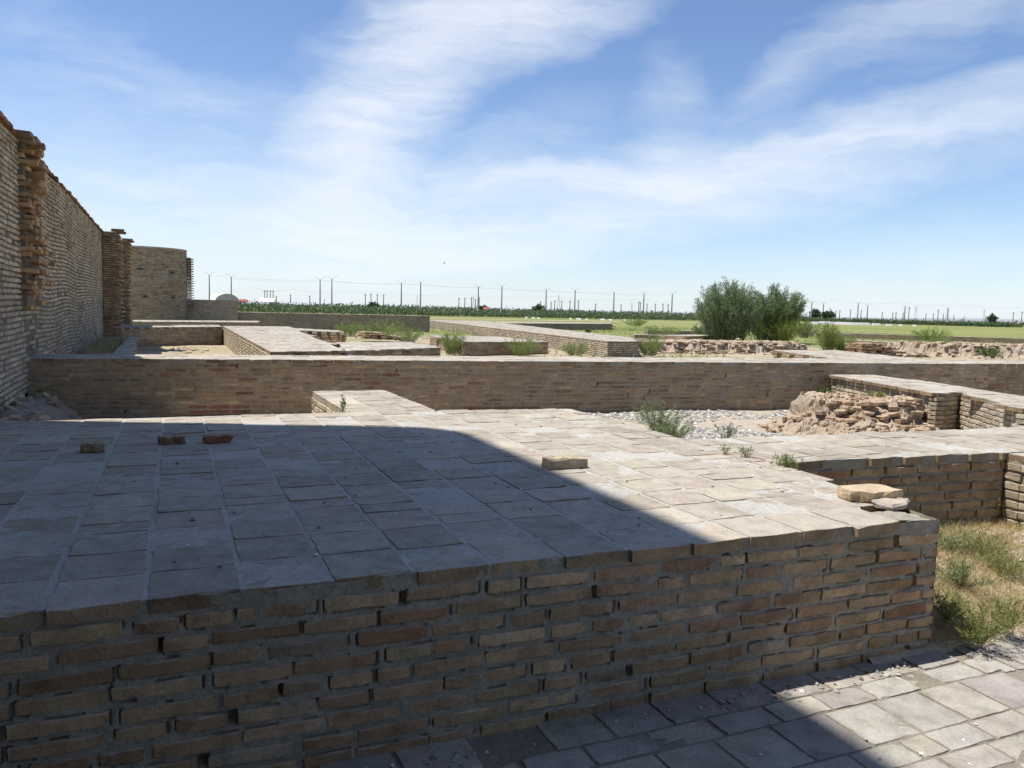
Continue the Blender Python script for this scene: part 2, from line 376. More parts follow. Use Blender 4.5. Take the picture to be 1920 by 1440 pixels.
def pal(r, mode='wall'):
    t = r.random()
    if mode == 'wall':
        if t < 0.52: c = np.array([0.345, 0.272, 0.175])
        elif t < 0.74: c = np.array([0.41, 0.335, 0.22])
        elif t < 0.88: c = np.array([0.27, 0.195, 0.125])
        elif t < 0.95: c = np.array([0.275, 0.165, 0.10])
        else: c = np.array([0.28, 0.255, 0.21])
    elif mode == 'drab':
        if t < 0.6: c = np.array([0.315, 0.258, 0.168])
        elif t < 0.8: c = np.array([0.40, 0.33, 0.21])
        elif t < 0.93: c = np.array([0.265, 0.205, 0.135])
        else: c = np.array([0.25, 0.15, 0.095])
    elif mode == 'pale':
        c = np.array([0.41, 0.345, 0.25]) if t < 0.7 else (np.array([0.46, 0.395, 0.29]) if t < 0.9 else np.array([0.33, 0.25, 0.165]))
    elif mode == 'dark':
        c = np.array([0.285, 0.225, 0.17]) if t < 0.7 else np.array([0.23, 0.175, 0.125])
    elif mode == 'tile':
        c = np.array([0.35, 0.325, 0.28]) if t < 0.6 else (np.array([0.295, 0.26, 0.215]) if t < 0.76 else np.array([0.41, 0.385, 0.335]))
    elif mode == 'paver':
        c = np.array([0.325, 0.305, 0.275]) if t < 0.6 else (np.array([0.38, 0.35, 0.28]) if t < 0.8 else np.array([0.34, 0.30, 0.26]))
    else:
        c = np.array([0.40, 0.32, 0.225]) if t < 0.6 else np.array([0.345, 0.255, 0.18])
    if mode in ('wall', 'drab'): c = (c*0.8+np.array([0.325, 0.257, 0.172])*0.2)*np.array([1.09, 0.965, 0.885])
    if mode == 'tile': c = c*np.array([1.03, 0.985, 0.93])
    return c*(0.84+0.32*r.random())*(1+r.normal(0, 0.018, 3))
def emit(name, parent, items, kind, mat, limit=300, minpx=9.0, plural=None):
    """items: dicts c (world centre), rz, tilt (rx, ry), dim, col. The ones that show largest become parts of their own."""
    org = np.array(parent.location) if parent is not None else np.zeros(3)
    sized = []
    for k, it in enumerate(items):
        u, v, d = proj(it['c']); wpx = F_PX*max(it['dim'][0], 0.02)/d if d > 0.3 else 0
        inside = d > 0.3 and -60 < u < 1980 and -60 < v < 1500
        sized.append((wpx if inside else 0.0, k))
    sized.sort(reverse=True)
    single = [k for (s_, k) in sized[:limit] if s_ >= minpx]; ss = set(single)
    nv = len(GEO[kind])
    for k in single:
        it = items[k]; o = link(name, shared(kind, k % nv, mat), parent)
        o.location = np.array(it['c'])-org; tx, ty = it.get('tilt', (0, 0)); o.rotation_euler = (tx, ty, it['rz'])
        o.scale = [a/b for a, b in zip(it['dim'], NOM[kind])]; o.color = tuple(it['col'])+(1,)
    rest = [k for k in range(len(items)) if k not in ss]
    if rest:
        fk = kind+'_far' if kind+'_far' in GEO else kind
        Vs, Qs, Ts, Cs, off = [], [], [], [], 0
        for k in rest:
            it = items[k]; g = GEO[fk][k % len(GEO[fk])]
            V = g[0]*np.array([a/b for a, b in zip(it['dim'], NOM[fk])])
            tx, ty = it.get('tilt', (0, 0))
            if tx or ty:
                Rm = np.array(Matrix.Rotation(ty, 3, 'Y') @ Matrix.Rotation(tx, 3, 'X')); V = V @ Rm.T
            cz, sz = math.cos(it['rz']), math.sin(it['rz'])
            V = np.c_[V[:, 0]*cz-V[:, 1]*sz, V[:, 0]*sz+V[:, 1]*cz, V[:, 2]]+np.array(it['c'])-org
            Vs.append(V); Qs.append(g[1]+off); Ts.append(g[2]+off); Cs.append(np.tile(np.array(it['col']), (len(V), 1))); off += len(V)
        me = mesh_np(name, np.vstack(Vs), [np.vstack(Qs), np.vstack(Ts)], M[mat+'_joined'], np.vstack(Cs))
        o = link(plural or name+'work', me, parent); o['kind'] = 'stuff'

def face_bricks(p0, p1, z0, z1, r, mode='wall', course=0.0663, blen=0.27, gap=0.018, hgt=0.048, proud=0.0, holes=(), half=0.16, wob=0.004, depth=0.12, open_p=0.0, curve=None, colfn=None):
    """bricks of one wall face; p0->p1 runs so that the outside lies to the right. Returns items and the open joints."""
    p0 = np.array(p0, float); p1 = np.array(p1, float); L = np.linalg.norm(p1-p0); d = (p1-p0)/L; nrm = np.array([d[1], -d[0]]); rz = math.atan2(d[1], d[0])
    items = []; opens = []; n = max(1, int(round((z1-z0)/course))); ch = (z1-z0)/n; ph = r.random()*9
    for i in range(n):
        zc = z0+(i+0.5)*ch; s = -r.random()*blen*0.9
        while s < L:
            l = blen*(0.90+0.14*r.random())
            if r.random() < half: l *= 0.45+0.25*r.random()
            g = gap*(0.5+1.1*r.random())
            spans = [(max(s, 0.0), min(s+l, L))]
            for (hs, hz, hw, hh) in holes:
                if abs(zc-hz) < hh/2+ch*0.2:
                    spans = [q for (a, b) in spans for q in ((a, min(b, hs-hw/2)), (max(a, hs+hw/2), b))]
            for (a, b) in spans:
                if b-a < 0.035: continue
                sc_ = (a+b)/2; zz = zc+wob*math.sin(sc_*1.3+i*0.35+ph)+r.normal(0, 0.0018)
                pr = proud+abs(r.normal(0, 0.0022))
                c2 = p0+d*sc_+nrm*(pr-depth/2)
                col = pal(r, mode)
                if colfn: col = colfn(col, sc_, zc)
                items.append(dict(c=(c2[0], c2[1], zz), rz=rz, dim=(b-a, depth, hgt*ch/course*(0.93+0.12*r.random())), col=col, tilt=(0, r.normal(0, 0.009))))
            if r.random() < open_p and 0.1 < s+l+g/2 < L-0.1: opens.append((s+l+g/2, zc, g*0.9, ch*0.75))
            s += l+g
    return items, opens
def face_mortar(p0, p1, z0, z1, rec, amp, res, seed, opens=(), holes=(), rough=None, cracks=None):
    p0 = np.array(p0, float); p1 = np.array(p1, float); L = np.linalg.norm(p1-p0); d = (p1-p0)/L; nrm = np.array([d[1], -d[0]])
    ns = max(2, int(L/res)+1); nz = max(2, int((z1-z0)/res)+1)
    s = np.linspace(0, L, ns); z = np.linspace(z0, z1, nz); S, Z = np.meshgrid(s, z)
    h = -rec+amp*(0.30*fbm(S, Z*1.6, 2.4, 3, seed)+0.55*fbm(S, Z, 21.0, 3, seed+5)+0.55*np.clip(fbm(S, Z*1.5, 7.0, 3, seed+9)*1.6, -0.4, 1))
    if rough is not None: h = h+rough(S, Z)
    for (a, b, w_, hh) in opens: h = np.where((np.abs(S-a) < max(w_/2, res*0.7)) & (np.abs(Z-b) < hh/2), -0.055, h)
    for (a, b, w_, hh) in holes: h = np.where((np.abs(S-a) < max(w_/2, res*0.6)) & (np.abs(Z-b) < hh/2), -0.22, h)
    if cracks:                                   # mortar shrunk away from the bricks here and there
        N1 = fbm(S, Z, 7.0, 3, seed+11)
        for it in cracks:
            sc_ = (np.array(it['c'][:2])-p0) @ d; zc = it['c'][2]; hl, hh_ = it['dim'][0]/2, it['dim'][2]/2
            j0, j1 = np.searchsorted(s, [sc_-hl-0.02, sc_+hl+0.02]); i0, i1 = np.searchsorted(z, [zc-hh_-0.02, zc+hh_+0.02])
            if j1 <= j0 or i1 <= i0: continue
            a, b, n1 = S[i0:i1, j0:j1]-sc_, Z[i0:i1, j0:j1]-zc, N1[i0:i1, j0:j1]
            below = (np.abs(b+hh_+0.002) < 0.0045) & (np.abs(a) < hl) & (n1 > 0.17)
            ends = (np.abs(np.abs(a)-hl-0.002) < 0.0045) & (np.abs(b) < hh_) & (n1 > 0.1)
            over = (np.abs(b-hh_-0.002) < 0.004) & (np.abs(a) < hl) & (n1 < -0.30)
            h[i0:i1, j0:j1] = np.where(below | ends | over, -0.022, h[i0:i1, j0:j1])
    V = np.stack([p0[0]+d[0]*S+nrm[0]*h, p0[1]+d[1]*S+nrm[1]*h, Z], -1).reshape(-1, 3)
    idx = np.arange(ns*nz).reshape(nz, ns)
    Q = np.stack([idx[:-1, :-1], idx[:-1, 1:], idx[1:, 1:], idx[1:, :-1]], -1).reshape(-1, 4)
    return V, Q
def inset(poly, k):
    c = np.mean(np.array(poly), 0); n = len(poly); out = []
    for i in range(n):
        p = np.array(poly[i]); a = np.array(poly[i-1]); b = np.array(poly[(i+1) % n])
        d1 = (p-a)/np.linalg.norm(p-a); d2 = (b-p)/np.linalg.norm(b-p)
        n1 = np.array([-d1[1], d1[0]]); n2 = np.array([-d2[1], d2[0]]); m = n1+n2; m = m/max(np.linalg.norm(m), 1e-6)
        out.append(tuple(p+m*k/max(0.4, m.dot(n1))))
    return out
def top_tiles(poly, z, axis, r, pitch=0.292, rowl=0.29, halfp=0.2, gap=0.014, thick=0.05, start=0.0, over=0.006, jagged=0.012, mode='tile', origin=None):
    """columns of tiles whose joints run along axis; each column is cut to the outline"""
    P = np.array(poly, float); a = np.array(axis, float); a /= np.linalg.norm(a); b = np.array([a[1], -a[0]])     # b = right of a
    U = P @ b; Vv = P @ a; items = []; rz = math.atan2(b[1], b[0]); n = len(P)
    u = U.min()+start
    while u < U.max()-0.03:
        u1 = min(u+pitch, U.max()); uc = (u+u1)/2; xs = []
        for i in range(n):
            ua, ub = U[i], U[(i+1) % n]
            if (ua-uc)*(ub-uc) < 0: f = (uc-ua)/(ub-ua); xs.append(Vv[i]+(Vv[(i+1) % n]-Vv[i])*f)
        xs.sort(); wgc = gap*(0.75+0.7*r.random())
        for k in range(0, len(xs)-1, 2):
            v = xs[k]-over+r.normal(0, jagged*0.4); v1 = xs[k+1]+over+r.normal(0, jagged)
            first = True
            while v < v1-0.04:
                l = rowl*(0.95+0.1*r.random())
                if not first and r.random() < halfp: l *= 0.52
                e = min(v+l, v1)
                if v1-e < 0.06: e = v1
                wg = wgc*(0.92+0.16*r.random()); lg = gap*(0.35+0.5*r.random())
                c2 = b*uc+a*((v+e)/2)
                items.append(dict(c=(c2[0], c2[1], z-thick/2+r.normal(0, 0.0018)), rz=rz+r.normal(0, 0.006), dim=(max(0.03, u1-u-wg), e-v-lg, thick), col=pal(r, mode), tilt=(r.normal(0, 0.005), r.normal(0, 0.005))))
                v = e; first = False
        u = u1
    return items
def wall(name, label, cat, poly, z0, z1, seed, mode='wall', faces=None, tiles=None, group=None, rec=0.006, amp=0.007, res=0.012, course=0.0663,
         open_p=0.0, mortar='mortar', brick_limit=300, tile_limit=300, fine=(), colfn=None, gap=0.018, hgt=0.048, minpx=9.0, half=0.16, cap_poly=None, tile_keep=None):
    """free-standing brick wall on a footprint (counter-clockwise corners): mortar core, face bricks, capping tiles"""
    r = np.random.default_rng(seed); c = np.mean(np.array(poly), 0); root = thing(name, label, cat, (c[0], c[1], z0), group)
    zt = z1-0.05 if tiles is not None else z1
    Vs, Qs, off, items = [], [], 0, []
    n = len(poly)
    for i in range(n):
        p0, p1 = poly[i], poly[(i+1) % n]; hid = faces is not None and i not in faces
        it, op = face_bricks(p0, p1, z0, zt-0.008, r, mode, course=course, open_p=open_p if i in fine else 0.0, colfn=colfn, gap=gap, hgt=hgt, half=half)
        if not hid: items += it
        V, Q = face_mortar(p0, p1, z0, z1-0.009, rec, amp, res if i in fine else max(res*3, 0.04), seed*3+i, op, cracks=it if (i in fine and res < 0.014) else None)
        Vs.append(V); Qs.append(Q+off); off += len(V)
    org = np.array([c[0], c[1], z0])
    core = mesh_np('core', np.vstack(Vs)-org, np.vstack(Qs), M[mortar], smooth=True); link('mortar_core', core, root)
    ib = MB().prism([(p[0]-c[0], p[1]-c[1]) for p in inset(poly, 0.075)], 0.005, z1-z0-0.035).mesh('fill', M[mortar]); link('rubble_fill', ib, root)
    emit('brick', root, items, 'brick', 'brick', brick_limit, minpx, 'brickwork')
    ip = inset(cap_poly or poly, rec+0.004)
    cap = MB().prism([(p[0]-c[0], p[1]-c[1]) for p in ip], z1-z0-0.03, z1-z0-0.0022).mesh('bed', M['mortar_top']); link('joint_bed', cap, root)
    if tiles is not None: emit('paving_tile', root, [i for i in top_tiles(poly, z1, r=r, **tiles) if tile_keep is None or tile_keep(i['c'])], 'tile', 'tile', tile_limit, minpx, 'paving')
    return root

# ------------------------------------------------------------------ ground
def gz(x, y):
    x = np.asarray(x, float); y = np.asarray(y, float)
    back = 1/(1+np.exp(-(y-13.2-(-0.11)*x)*3.0))
    z = -0.06+back*(0.16+0.05*fbm(x, y, 0.25, 4, 3)+0.03*fbm(x, y, 1.2, 3, 9))
    far = np.clip((np.hypot(x, y)-45)/60, 0, 1)
    return z*(1-far)+far*0.0
def axis(vals):
    out = [vals[0][0]]
    for (a, b, s) in vals:
        n = max(1, int(round((b-a)/s))); out += list(np.linspace(a, b, n+1)[1:])
    return np.array(out)
xs = axis([(-6000, -600, 900), (-600, -60, 60), (-60, -6, 6), (-6, 46, 0.35), (46, 120, 4), (120, 900, 60), (900, 9000, 900)])
ys = axis([(-3000, -60, 490), (-60, -4, 7), (-4, 52, 0.35), (52, 140, 4), (140, 900, 50), (900, 12000, 1000)])
GX, GY = np.meshgrid(xs, ys); GZ = gz(GX, GY)
idx = np.arange(GX.size).reshape(GX.shape)
struct('ground', mesh_np('ground', np.stack([GX, GY, GZ], -1).reshape(-1, 3), np.stack([idx[:-1, :-1], idx[:-1, 1:], idx[1:, 1:], idx[1:, :-1]], -1).reshape(-1, 4), M['ground'], smooth=True))
def sheet(x0, x1, y0, y1, res, fn):
    X, Y = np.meshgrid(np.arange(x0, x1+res/2, res), np.arange(y0, y1+res/2, res)); Z = fn(X, Y); i = np.arange(X.size).reshape(X.shape)
    return np.stack([X, Y, Z], -1).reshape(-1, 3), np.stack([i[:-1, :-1], i[:-1, 1:], i[1:, 1:], i[1:, :-1]], -1).reshape(-1, 4)
# bed under the pavement, the gravel court and the sandy nook
V, Q = sheet(-6, 9, -4, 2.85, 0.06, lambda X, Y: -0.004+0.003*fbm(X, Y, 5, 3, 2)); struct('pavement_bed', mesh_np('bed', V, Q, M['old_soil'], smooth=True))
def nook_z(X, Y): return 0.02+0.10*np.clip((Y-2.55)/1.0, 0, 1)+0.025*fbm(X, Y, 2.2, 4, 4)+0.012*fbm(X, Y, 12, 3, 8)
def nook_edge(X): return 2.56-0.03*(X-3.4)
V, Q = sheet(3.0, 5.62, 2.2, 4.0, 0.025, lambda X, Y: np.minimum(nook_z(X, Y), (Y-nook_edge(X)-0.05*fbm(X, Y, 6, 2, 5))*0.6))
struct('sandy_ground', mesh_np('sand', V, Q, M['sand'], smooth=True))
def court_z(X, Y): return -0.005+0.03*fbm(X, Y, 0.9, 4, 6)+0.012*fbm(X, Y, 7, 3, 3)
V, Q = sheet(-1.9, 14.5, 4.6, 12.4, 0.06, court_z); struct('court_ground', mesh_np('court', V, Q, M['gravel_bed'], smooth=True))

# ------------------------------------------------------------------ pavement of square bricks
pav = link('pavement', None); pav['kind'] = 'structure'
r = np.random.default_rng(21); items = []
y = -0.6
while y < 2.9:
    rowd = 0.265 if r.random() > 0.15 else 0.135; x = -2.0-r.random()*0.28
    while x < 6.3:
        l = 0.27*(0.93+0.14*r.random())
        if r.random() < 0.15: l *= 0.5
        xc, yc = x+l/2, y+rowd/2
        front = 2.66-0.022*xc
        inside = (xc < 3.5 and yc < front+0.06) or (xc >= 3.5 and yc+rowd/2 < nook_edge(xc)-0.26)
        gone = 1.0 < xc < 1.4 and 2.4 < yc
        if inside and not gone:
            items.append(dict(c=(xc, yc, -0.025+r.normal(0, 0.0022)), rz=r.normal(0, 0.008), dim=(l-0.012*(0.6+r.random()), rowd-0.011*(0.6+r.random()), 0.05), col=pal(r, 'paver'), tilt=(r.normal(0, 0.005), r.normal(0, 0.005))))
        x += l
    y += rowd
# header bricks on edge along the sandy strip
for k in range(28):
    xc = 3.56+k*0.085; items.append(dict(c=(xc, nook_edge(xc)-0.12, -0.022), rz=-0.03+r.normal(0, 0.01), dim=(0.07, 0.27, 0.05), col=pal(r, 'paver'), tilt=(0, 0)))
emit('paver', pav, items, 'tile', 'paver', 300, 14, 'paving')

# ------------------------------------------------------------------ the low walls
plat = [(-2.35, 2.75), (3.40, 2.60), (3.60, 4.0), (3.60, 6.85), (2.31, 6.98), (1.48, 7.04), (-2.35, 7.06)]
def plat_col(c, s, z):
    d = np.array(c)
    return d
wall('brick_platform', 'low brick platform paved with square tiles, half in deep shadow', 'platform', plat, -0.02, 0.66, 11, 'wall', tiles=dict(axis=(0.012, 1), start=0.0, halfp=0.24, jagged=0.014, gap=0.019), rec=0.0055, amp=0.0085, res=0.006, open_p=0.08, gap=0.024, hgt=0.0455, half=0.24, cap_poly=plat[:1]+[(3.10, 2.608), (3.13, 2.80), (3.24, 2.93), (3.445, 2.95)]+plat[2:], tile_keep=lambda c: not (c[0] > 3.12 and c[1] < 2.95), fine=(0,))
spur = [(1.48, 7.05), (2.31, 6.99), (2.31, 8.90), (1.48, 8.88)]
wall('wall_stub', 'short sunlit brick wall stub joined to the back of the paved platform', 'wall', spur, -0.02, 0.655, 12, 'pale', tiles=dict(axis=(0, 1)), rec=0.008, amp=0.008, res=0.015, fine=(3,))
C0 = at2(1888, 848, .66)
wc = [(3.61, 3.98), (C0[0], C0[1]), (9.0, 3.55), (9.0, 4.58), (3.61, 4.93)]
wall('low_wall', 'low tile-capped brick wall running from the platform, weeds at its foot', 'wall', wc, -0.02, 0.66, 13, 'drab', tiles=dict(axis=(0.07, -1), halfp=0.1, jagged=0.015), rec=0.007, amp=0.007, res=0.012, open_p=0.2, fine=(0,))
wd = [(5.60, 1.9), (6.6, 1.9), (6.6, C0[1]-0.10), (5.60, C0[1]-0.01)]
wall('low_wall', 'short low brick wall closing the sandy weedy nook, its side sunlit', 'wall', wd, -0.02, 0.655, 14, 'pale', tiles=dict(axis=(0, 1)), rec=0.009, amp=0.008, res=0.015, open_p=0.2, fine=(3,))
# long wall B
def bl(x): return 12.16-0.124*(x+1.65)
def b_col(c, s, z):
    if z < 0.16 and ((1.9 < s < 2.75) or (6.0 < s < 7.2 and z < 0.1)): return np.array([0.27, 0.13, 0.08])
    return c
wb = [(-1.68, bl(-1.68)), (14.35, bl(14.35)), (14.5, bl(14.35)+1.40), (-1.68, bl(-1.68)+0.98)]
wall('long_low_wall', 'long low brick wall with pale tile capping, ending against the tall wall', 'wall', wb, -0.02, 0.815, 15, 'drab', tiles=dict(axis=(0.124, 1), halfp=0.0, jagged=0.03, rowl=0.285), rec=0.0035, amp=0.0045, res=0.022, open_p=0.03, fine=(0,), colfn=b_col, mortar='mortar_tan')
q = [at2(1692, 668, .80), at2(1862, 678, .80), at2(1800, 671, .80), at2(1700, 666, .80)]
wb2 = [(12.2, bl(12.2)+1.28), (14.5, bl(14.4)+1.41), (15.6, 15.2), (13.6, 15.2)]
wall('wall_stub', 'stub of wall behind the right end of the long low wall', 'wall', wb2, 0.05, 0.80, 16, 'drab', tiles=dict(axis=(0, 1)), rec=0.008, amp=0.006, res=0.05)
wb3 = [(14.6, 10.75), (19.5, 10.2), (19.5, 11.2), (14.6, 11.7)]
wall('low_wall', 'lower brick wall continuing past the end of the long wall', 'wall', wb3, -0.02, 0.78, 17, 'drab', tiles=dict(axis=(0, 1)), rec=0.01, amp=0.006, res=0.04, fine=(0,))
# wall E
zE = 0.61
e0 = at2(1557, 702, zE); e1 = at2(1757, 737, zE); e2 = at2(1800, 735, zE); e3 = at2(1925, 768, zE); e4 = at2(1925, 752, zE); e5 = at2(1780, 723, zE); e6 = at2(1622, 700, zE)
we = [e1, e2, e3, (e4[0]+0.3, e4[1]-0.6), (e5[0]+0.05, e5[1]), e6, e0]
wall('low_wall', 'low sunlit brick wall behind the clay rubble heap, stepping back to a narrower part', 'wall', we, -0.02, zE, 18, 'pale', tiles=dict(axis=(e0[0]-e1[0], e0[1]-e1[1]), jagged=0.03), rec=0.010, amp=0.008, res=0.018, open_p=0.1, fine=(0, 1, 6))
# ruins beyond wall B
zF = 0.75
f = [at2(508, 660, zF), at2(648, 657, zF), at2(541, 612, zF), at2(416, 611, zF)]
wall('broad_low_wall', 'broad pale-capped low wall running away, its left side sunlit', 'wall', f, 0.0, zF, 19, 'pale', tiles=dict(axis=(f[3][0]-f[0][0], f[3][1]-f[0][1]), jagged=0.03), rec=0.02, amp=0.008, res=0.03, fine=(0, 3), mortar='mortar_dark')
f2 = [at2(648, 657.5, zF), at2(826, 651, zF), at2(770, 641, zF), at2(632, 641, zF)]
wall('low_wall', 'low wall stub with pale capping branching right off the broad wall', 'wall', f2, 0.0, zF-0.004, 20, 'drab', tiles=dict(axis=(0.3, 1), jagged=0.04), rec=0.01, amp=0.006, res=0.04, fine=(0,))
f3 = [at2(545, 618, zF), at2(646, 622.5, zF), at2(636, 619, zF), at2(536, 614, zF)]
wall('low_wall', 'farther pale-capped wall stub off the broad wall, crumbled at its end', 'wall', f3, 0.0, zF-0.008, 21, 'drab', tiles=dict(axis=(0.1, 1), jagged=0.06), rec=0.01, amp=0.006, res=0.05, fine=(0,))
g0, g1 = at2(205, 614, zF), at2(417, 612.5, zF)
gw = [g0, g1, (g1[0], g1[1]+2.6), (g0[0], g0[1]+2.6)]
wall('cross_wall', 'low cross wall closing the rubble-strewn court beside the tall wall', 'wall', gw, -0.3, zF, 22, 'wall', tiles=dict(axis=(0, 1)), rec=0.012, amp=0.008, res=0.04, fine=(0,))
g2 = [at2(215, 602.5, zF), at2(482, 604.5, zF), at2(486, 601.5, zF), at2(215, 599.5, zF)]
wall('cross_wall', 'second low cross wall farther off, a thin pale capped strip', 'wall', g2, 0.0, zF, 23, 'drab', tiles=dict(axis=(0, 1)), rec=0.012, amp=0.008, res=0.08)
zH = 0.66
h = [at2(1140, 640, zH), at2(1197, 640, zH), at2(1050, 615, zH), at2(900, 600.6, zH), at2(792, 599.5, zH)]
h = [h[0], h[1], at2(1185, 633, zH), at2(905, 601.5, zH), at2(792, 599.5, zH)]
wall('broken_long_wall', 'long low wall running away at a slant, sunlit face of pale bricks, blunt dark end', 'wall', h, 0.05, zH, 24, 'pale', tiles=dict(axis=(h[4][0]-h[0][0], h[4][1]-h[0][1]), jagged=0.05), rec=0.02, amp=0.01, res=0.05, fine=(0, 4), mortar='mortar_dark')
hi = [at2(868, 640.5, .55), at2(1028, 641, .55), at2(935, 631, .55), at2(806, 629, .55)]
wall('low_wall', 'low flat-topped wall block behind two feathery green shrubs', 'wall', hi, 0.05, 0.55, 25, 'drab', tiles=dict(axis=(0, 1), jagged=0.03), rec=0.015, amp=0.008, res=0.05, fine=(0,))
h2 = [at2(950, 606.5, .70), at2(1146, 607.5, .70), at2(1184, 603.8, .70), at2(905, 600.2, .70)]
wall('low_wall', 'far dark-faced wall parallel to the field with white capping', 'wall', [at2(940, 606, .62), at2(1146, 607, .62), at2(1146, 604.5, .62), at2(925, 602.5, .62)], 0.0, 0.62, 26, 'dark', tiles=dict(axis=(0, 1)), rec=0.015, amp=0.008, res=0.1)
def strip(label, pts, z, seed, th=1.2):
    a, b = at2(*pts[0], z), at2(*pts[1], z)
    d = np.array(b)-np.array(a); n_ = np.array([-d[1], d[0]])/np.linalg.norm(d)*th
    wall('low_wall', label, 'wall', [a, b, tuple(np.array(b)+n_), tuple(np.array(a)+n_)], 0.0, z, seed, 'drab', tiles=dict(axis=tuple(n_)), rec=0.012, amp=0.008, res=0.15)
strip('long pale-capped wall line at the edge of the green field, right of the trees', [(1530, 623.5), (1930, 635)], 0.45, 27)
strip('low pale wall line half sunk in grass behind the brick pile', [(1588, 637), (1785, 649)], 0.32, 28, 0.9)
strip('short pale wall strip in the grass near the earth bank', [(1775, 640), (1850, 645)], 0.36, 29, 0.9)
strip('thin pale wall line in grass left of the trees', [(1190, 627.5), (1322, 630.5)], 0.40, 30, 1.0)
strip('far thin white wall line in grass left of the trees', [(1215, 619), (1330, 621.5)], 0.42, 31, 1.0)
strip('short dark block wall under the trees', [(1286, 630.5), (1350, 629)], 0.46, 32, 1.6)
strip('pale slab wall in grass between the mound and the slanting wall', [(1120, 633), (1215, 635.5)], 0.34, 33, 0.7)
# kerb and fill along the tall wall in the shaded court
kb = [at2(222, 664, .62), at2(252, 664, .62), at2(256, 632, .62), at2(241, 632, .62)]
wall('kerb_wall', 'small shaded kerb wall beside the tall wall in the court', 'wall', kb, 0.0, 0.62, 34, 'drab', tiles=dict(axis=(0, 1)), rec=0.01, amp=0.006, res=0.05)

# ------------------------------------------------------------------ the tall wall on the left
TX, TZ = -1.65, 3.58
root = thing('tall_wall', 'tall shaded brick wall with torn-off toothed bricks and small slots', 'wall', (TX, 20, 0))
r = np.random.default_rng(41); org = np.array([TX, 20, 0]); YN, YF = 7.7, 33.0
def ty(u, v): 
    rr = ray(u, v); t = TX/rr[0]; return rr[1]*t, EYE+rr[2]*t
holes = []
for (u, v) in [(98, 398), (132, 425), (157, 446), (173, 458), (3, 528), (111, 541), (143, 541), (165, 541)]:
    yy, zz = ty(u, v); holes.append((yy-YN, zz, 0.11, 0.20))
def scar(S, Z):
    m = np.clip(1-np.abs(S-(12.5-YN))/0.55, 0, 1)*np.clip((1.75-Z)/0.5, 0, 1)
    ragged = np.clip((0.55-Z)/0.3, 0, 1)
    low = np.clip((1.55-Z)/0.3, 0, 1)
    return bulge(S+YN, Z)+m*(-0.03+0.10*fbm(S, Z, 6, 4, 2))+ragged*(-0.06+0.12*fbm(S, Z, 3.5, 4, 7))+low*0.012
tw_items, _ = face_bricks((TX, YN), (TX, YF), 0.30, TZ, r, 'pale', holes=holes, half=0.10, gap=0.008, hgt=0.046, wob=0.007)
def keep(it):
    y_, z_ = it['c'][1], it['c'][2]
    if z_ < 0.36+0.14*vnoise(y_, 0, 1.7, 3): return False
    if abs(y_-12.5) < 0.55 and z_ < 1.5+0.2*vnoise(y_, z_, 5) : return r.random() < 0.25
    return True
def bulge(y_, z_): return 0.035*fbm(y_, z_, 0.45, 2, 8)
tw_items = [i for i in tw_items if keep(i) and r.random() > 0.012]
for i in tw_items:
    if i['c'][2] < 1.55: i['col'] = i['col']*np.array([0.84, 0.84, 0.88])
    i['col'] = i['col']*(1+0.22*float(fbm(i['c'][1], i['c'][2]*1.5, 0.6, 3, 15)))
    i['c'] = (i['c'][0]+bulge(i['c'][1], i['c'][2])+0.008*vnoise(i['c'][1]*3, i['c'][2]*9, 1.0, 5), i['c'][1], i['c'][2]+0.03*vnoise(i['c'][1], i['c'][2]*0.3, 0.45, 11))
V, Q = face_mortar((TX, YN), (TX, YF), 0.0, TZ-0.01, 0.026, 0.008, 0.035, 43, (), holes, scar)
link('mortar_core', mesh_np('core', V-org, Q, M['mortar_dark'], smooth=True), root)
link('rubble_fill', MB().box(-1.6, -0.32, YN-20, YF-20, 0.0, TZ-0.02).mesh('fill', M['mortar_dark']), root)
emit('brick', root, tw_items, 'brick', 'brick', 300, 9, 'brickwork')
# capping of the tall wall
caps = []
yy = YN
while yy < YF:
    caps.append(dict(c=(TX-0.10+r.normal(0, .012), yy+0.14, TZ+0.02+r.normal(0, .004)), rz=math.pi/2, dim=(0.275, 0.28, 0.05), col=pal(r, 'wall')*np.array([0.85, 0.72, 0.72]))); yy += 0.29
emit('capping_tile', root, caps, 'tile', 'tile', 120, 9, 'capping')
# toothing: the torn-off end of the cross wall
tooth = []
nz = 0
z = 1.48
while z < TZ+0.02:
    out = (0.17 if nz % 2 else 0.06)+r.normal(0, 0.03)
    if z < 1.7: out *= 0.6
    y = 11.75+r.normal(0, 0.05); yend = 12.95+r.normal(0, 0.08)
    while y < yend:
        l = 0.27*(0.8+0.3*r.random()); o_ = out+r.normal(0, 0.035)-(0.05 if r.random() < 0.2 else 0)
        if r.random() > 0.06:
            tooth.append(dict(c=(TX+o_-0.14, y+l/2, z+r.normal(0, .004)), rz=r.normal(0, 0.06), dim=(0.29, l-0.01, 0.052), col=pal(r, 'wall')*np.array([1.05, 1.0, 0.88]), tilt=(r.normal(0, 0.03), r.normal(0, 0.03))))
        y += l
    z += 0.0663*1.02; nz += 1
emit('toothed_brick', root, tooth, 'tile', 'brick', 300, 8, 'toothing')
link('tooth_core', MB().box(-0.05, 0.05, 11.8-20, 12.9-20, 1.5, TZ-0.02).mesh('fill', M['mortar_dark']), root)
capt = [dict(c=(TX+0.0+0.03*k, 11.65+0.33*k, TZ+0.04-0.015*k), rz=r.normal(0, .08), dim=(0.36, 0.33, 0.055), col=np.array([0.27, 0.17, 0.13]), tilt=(r.normal(0, .03), r.normal(0, .04))) for k in range(3)]
emit('capping_tile', root, capt, 'tile', 'brick', 10, 5)
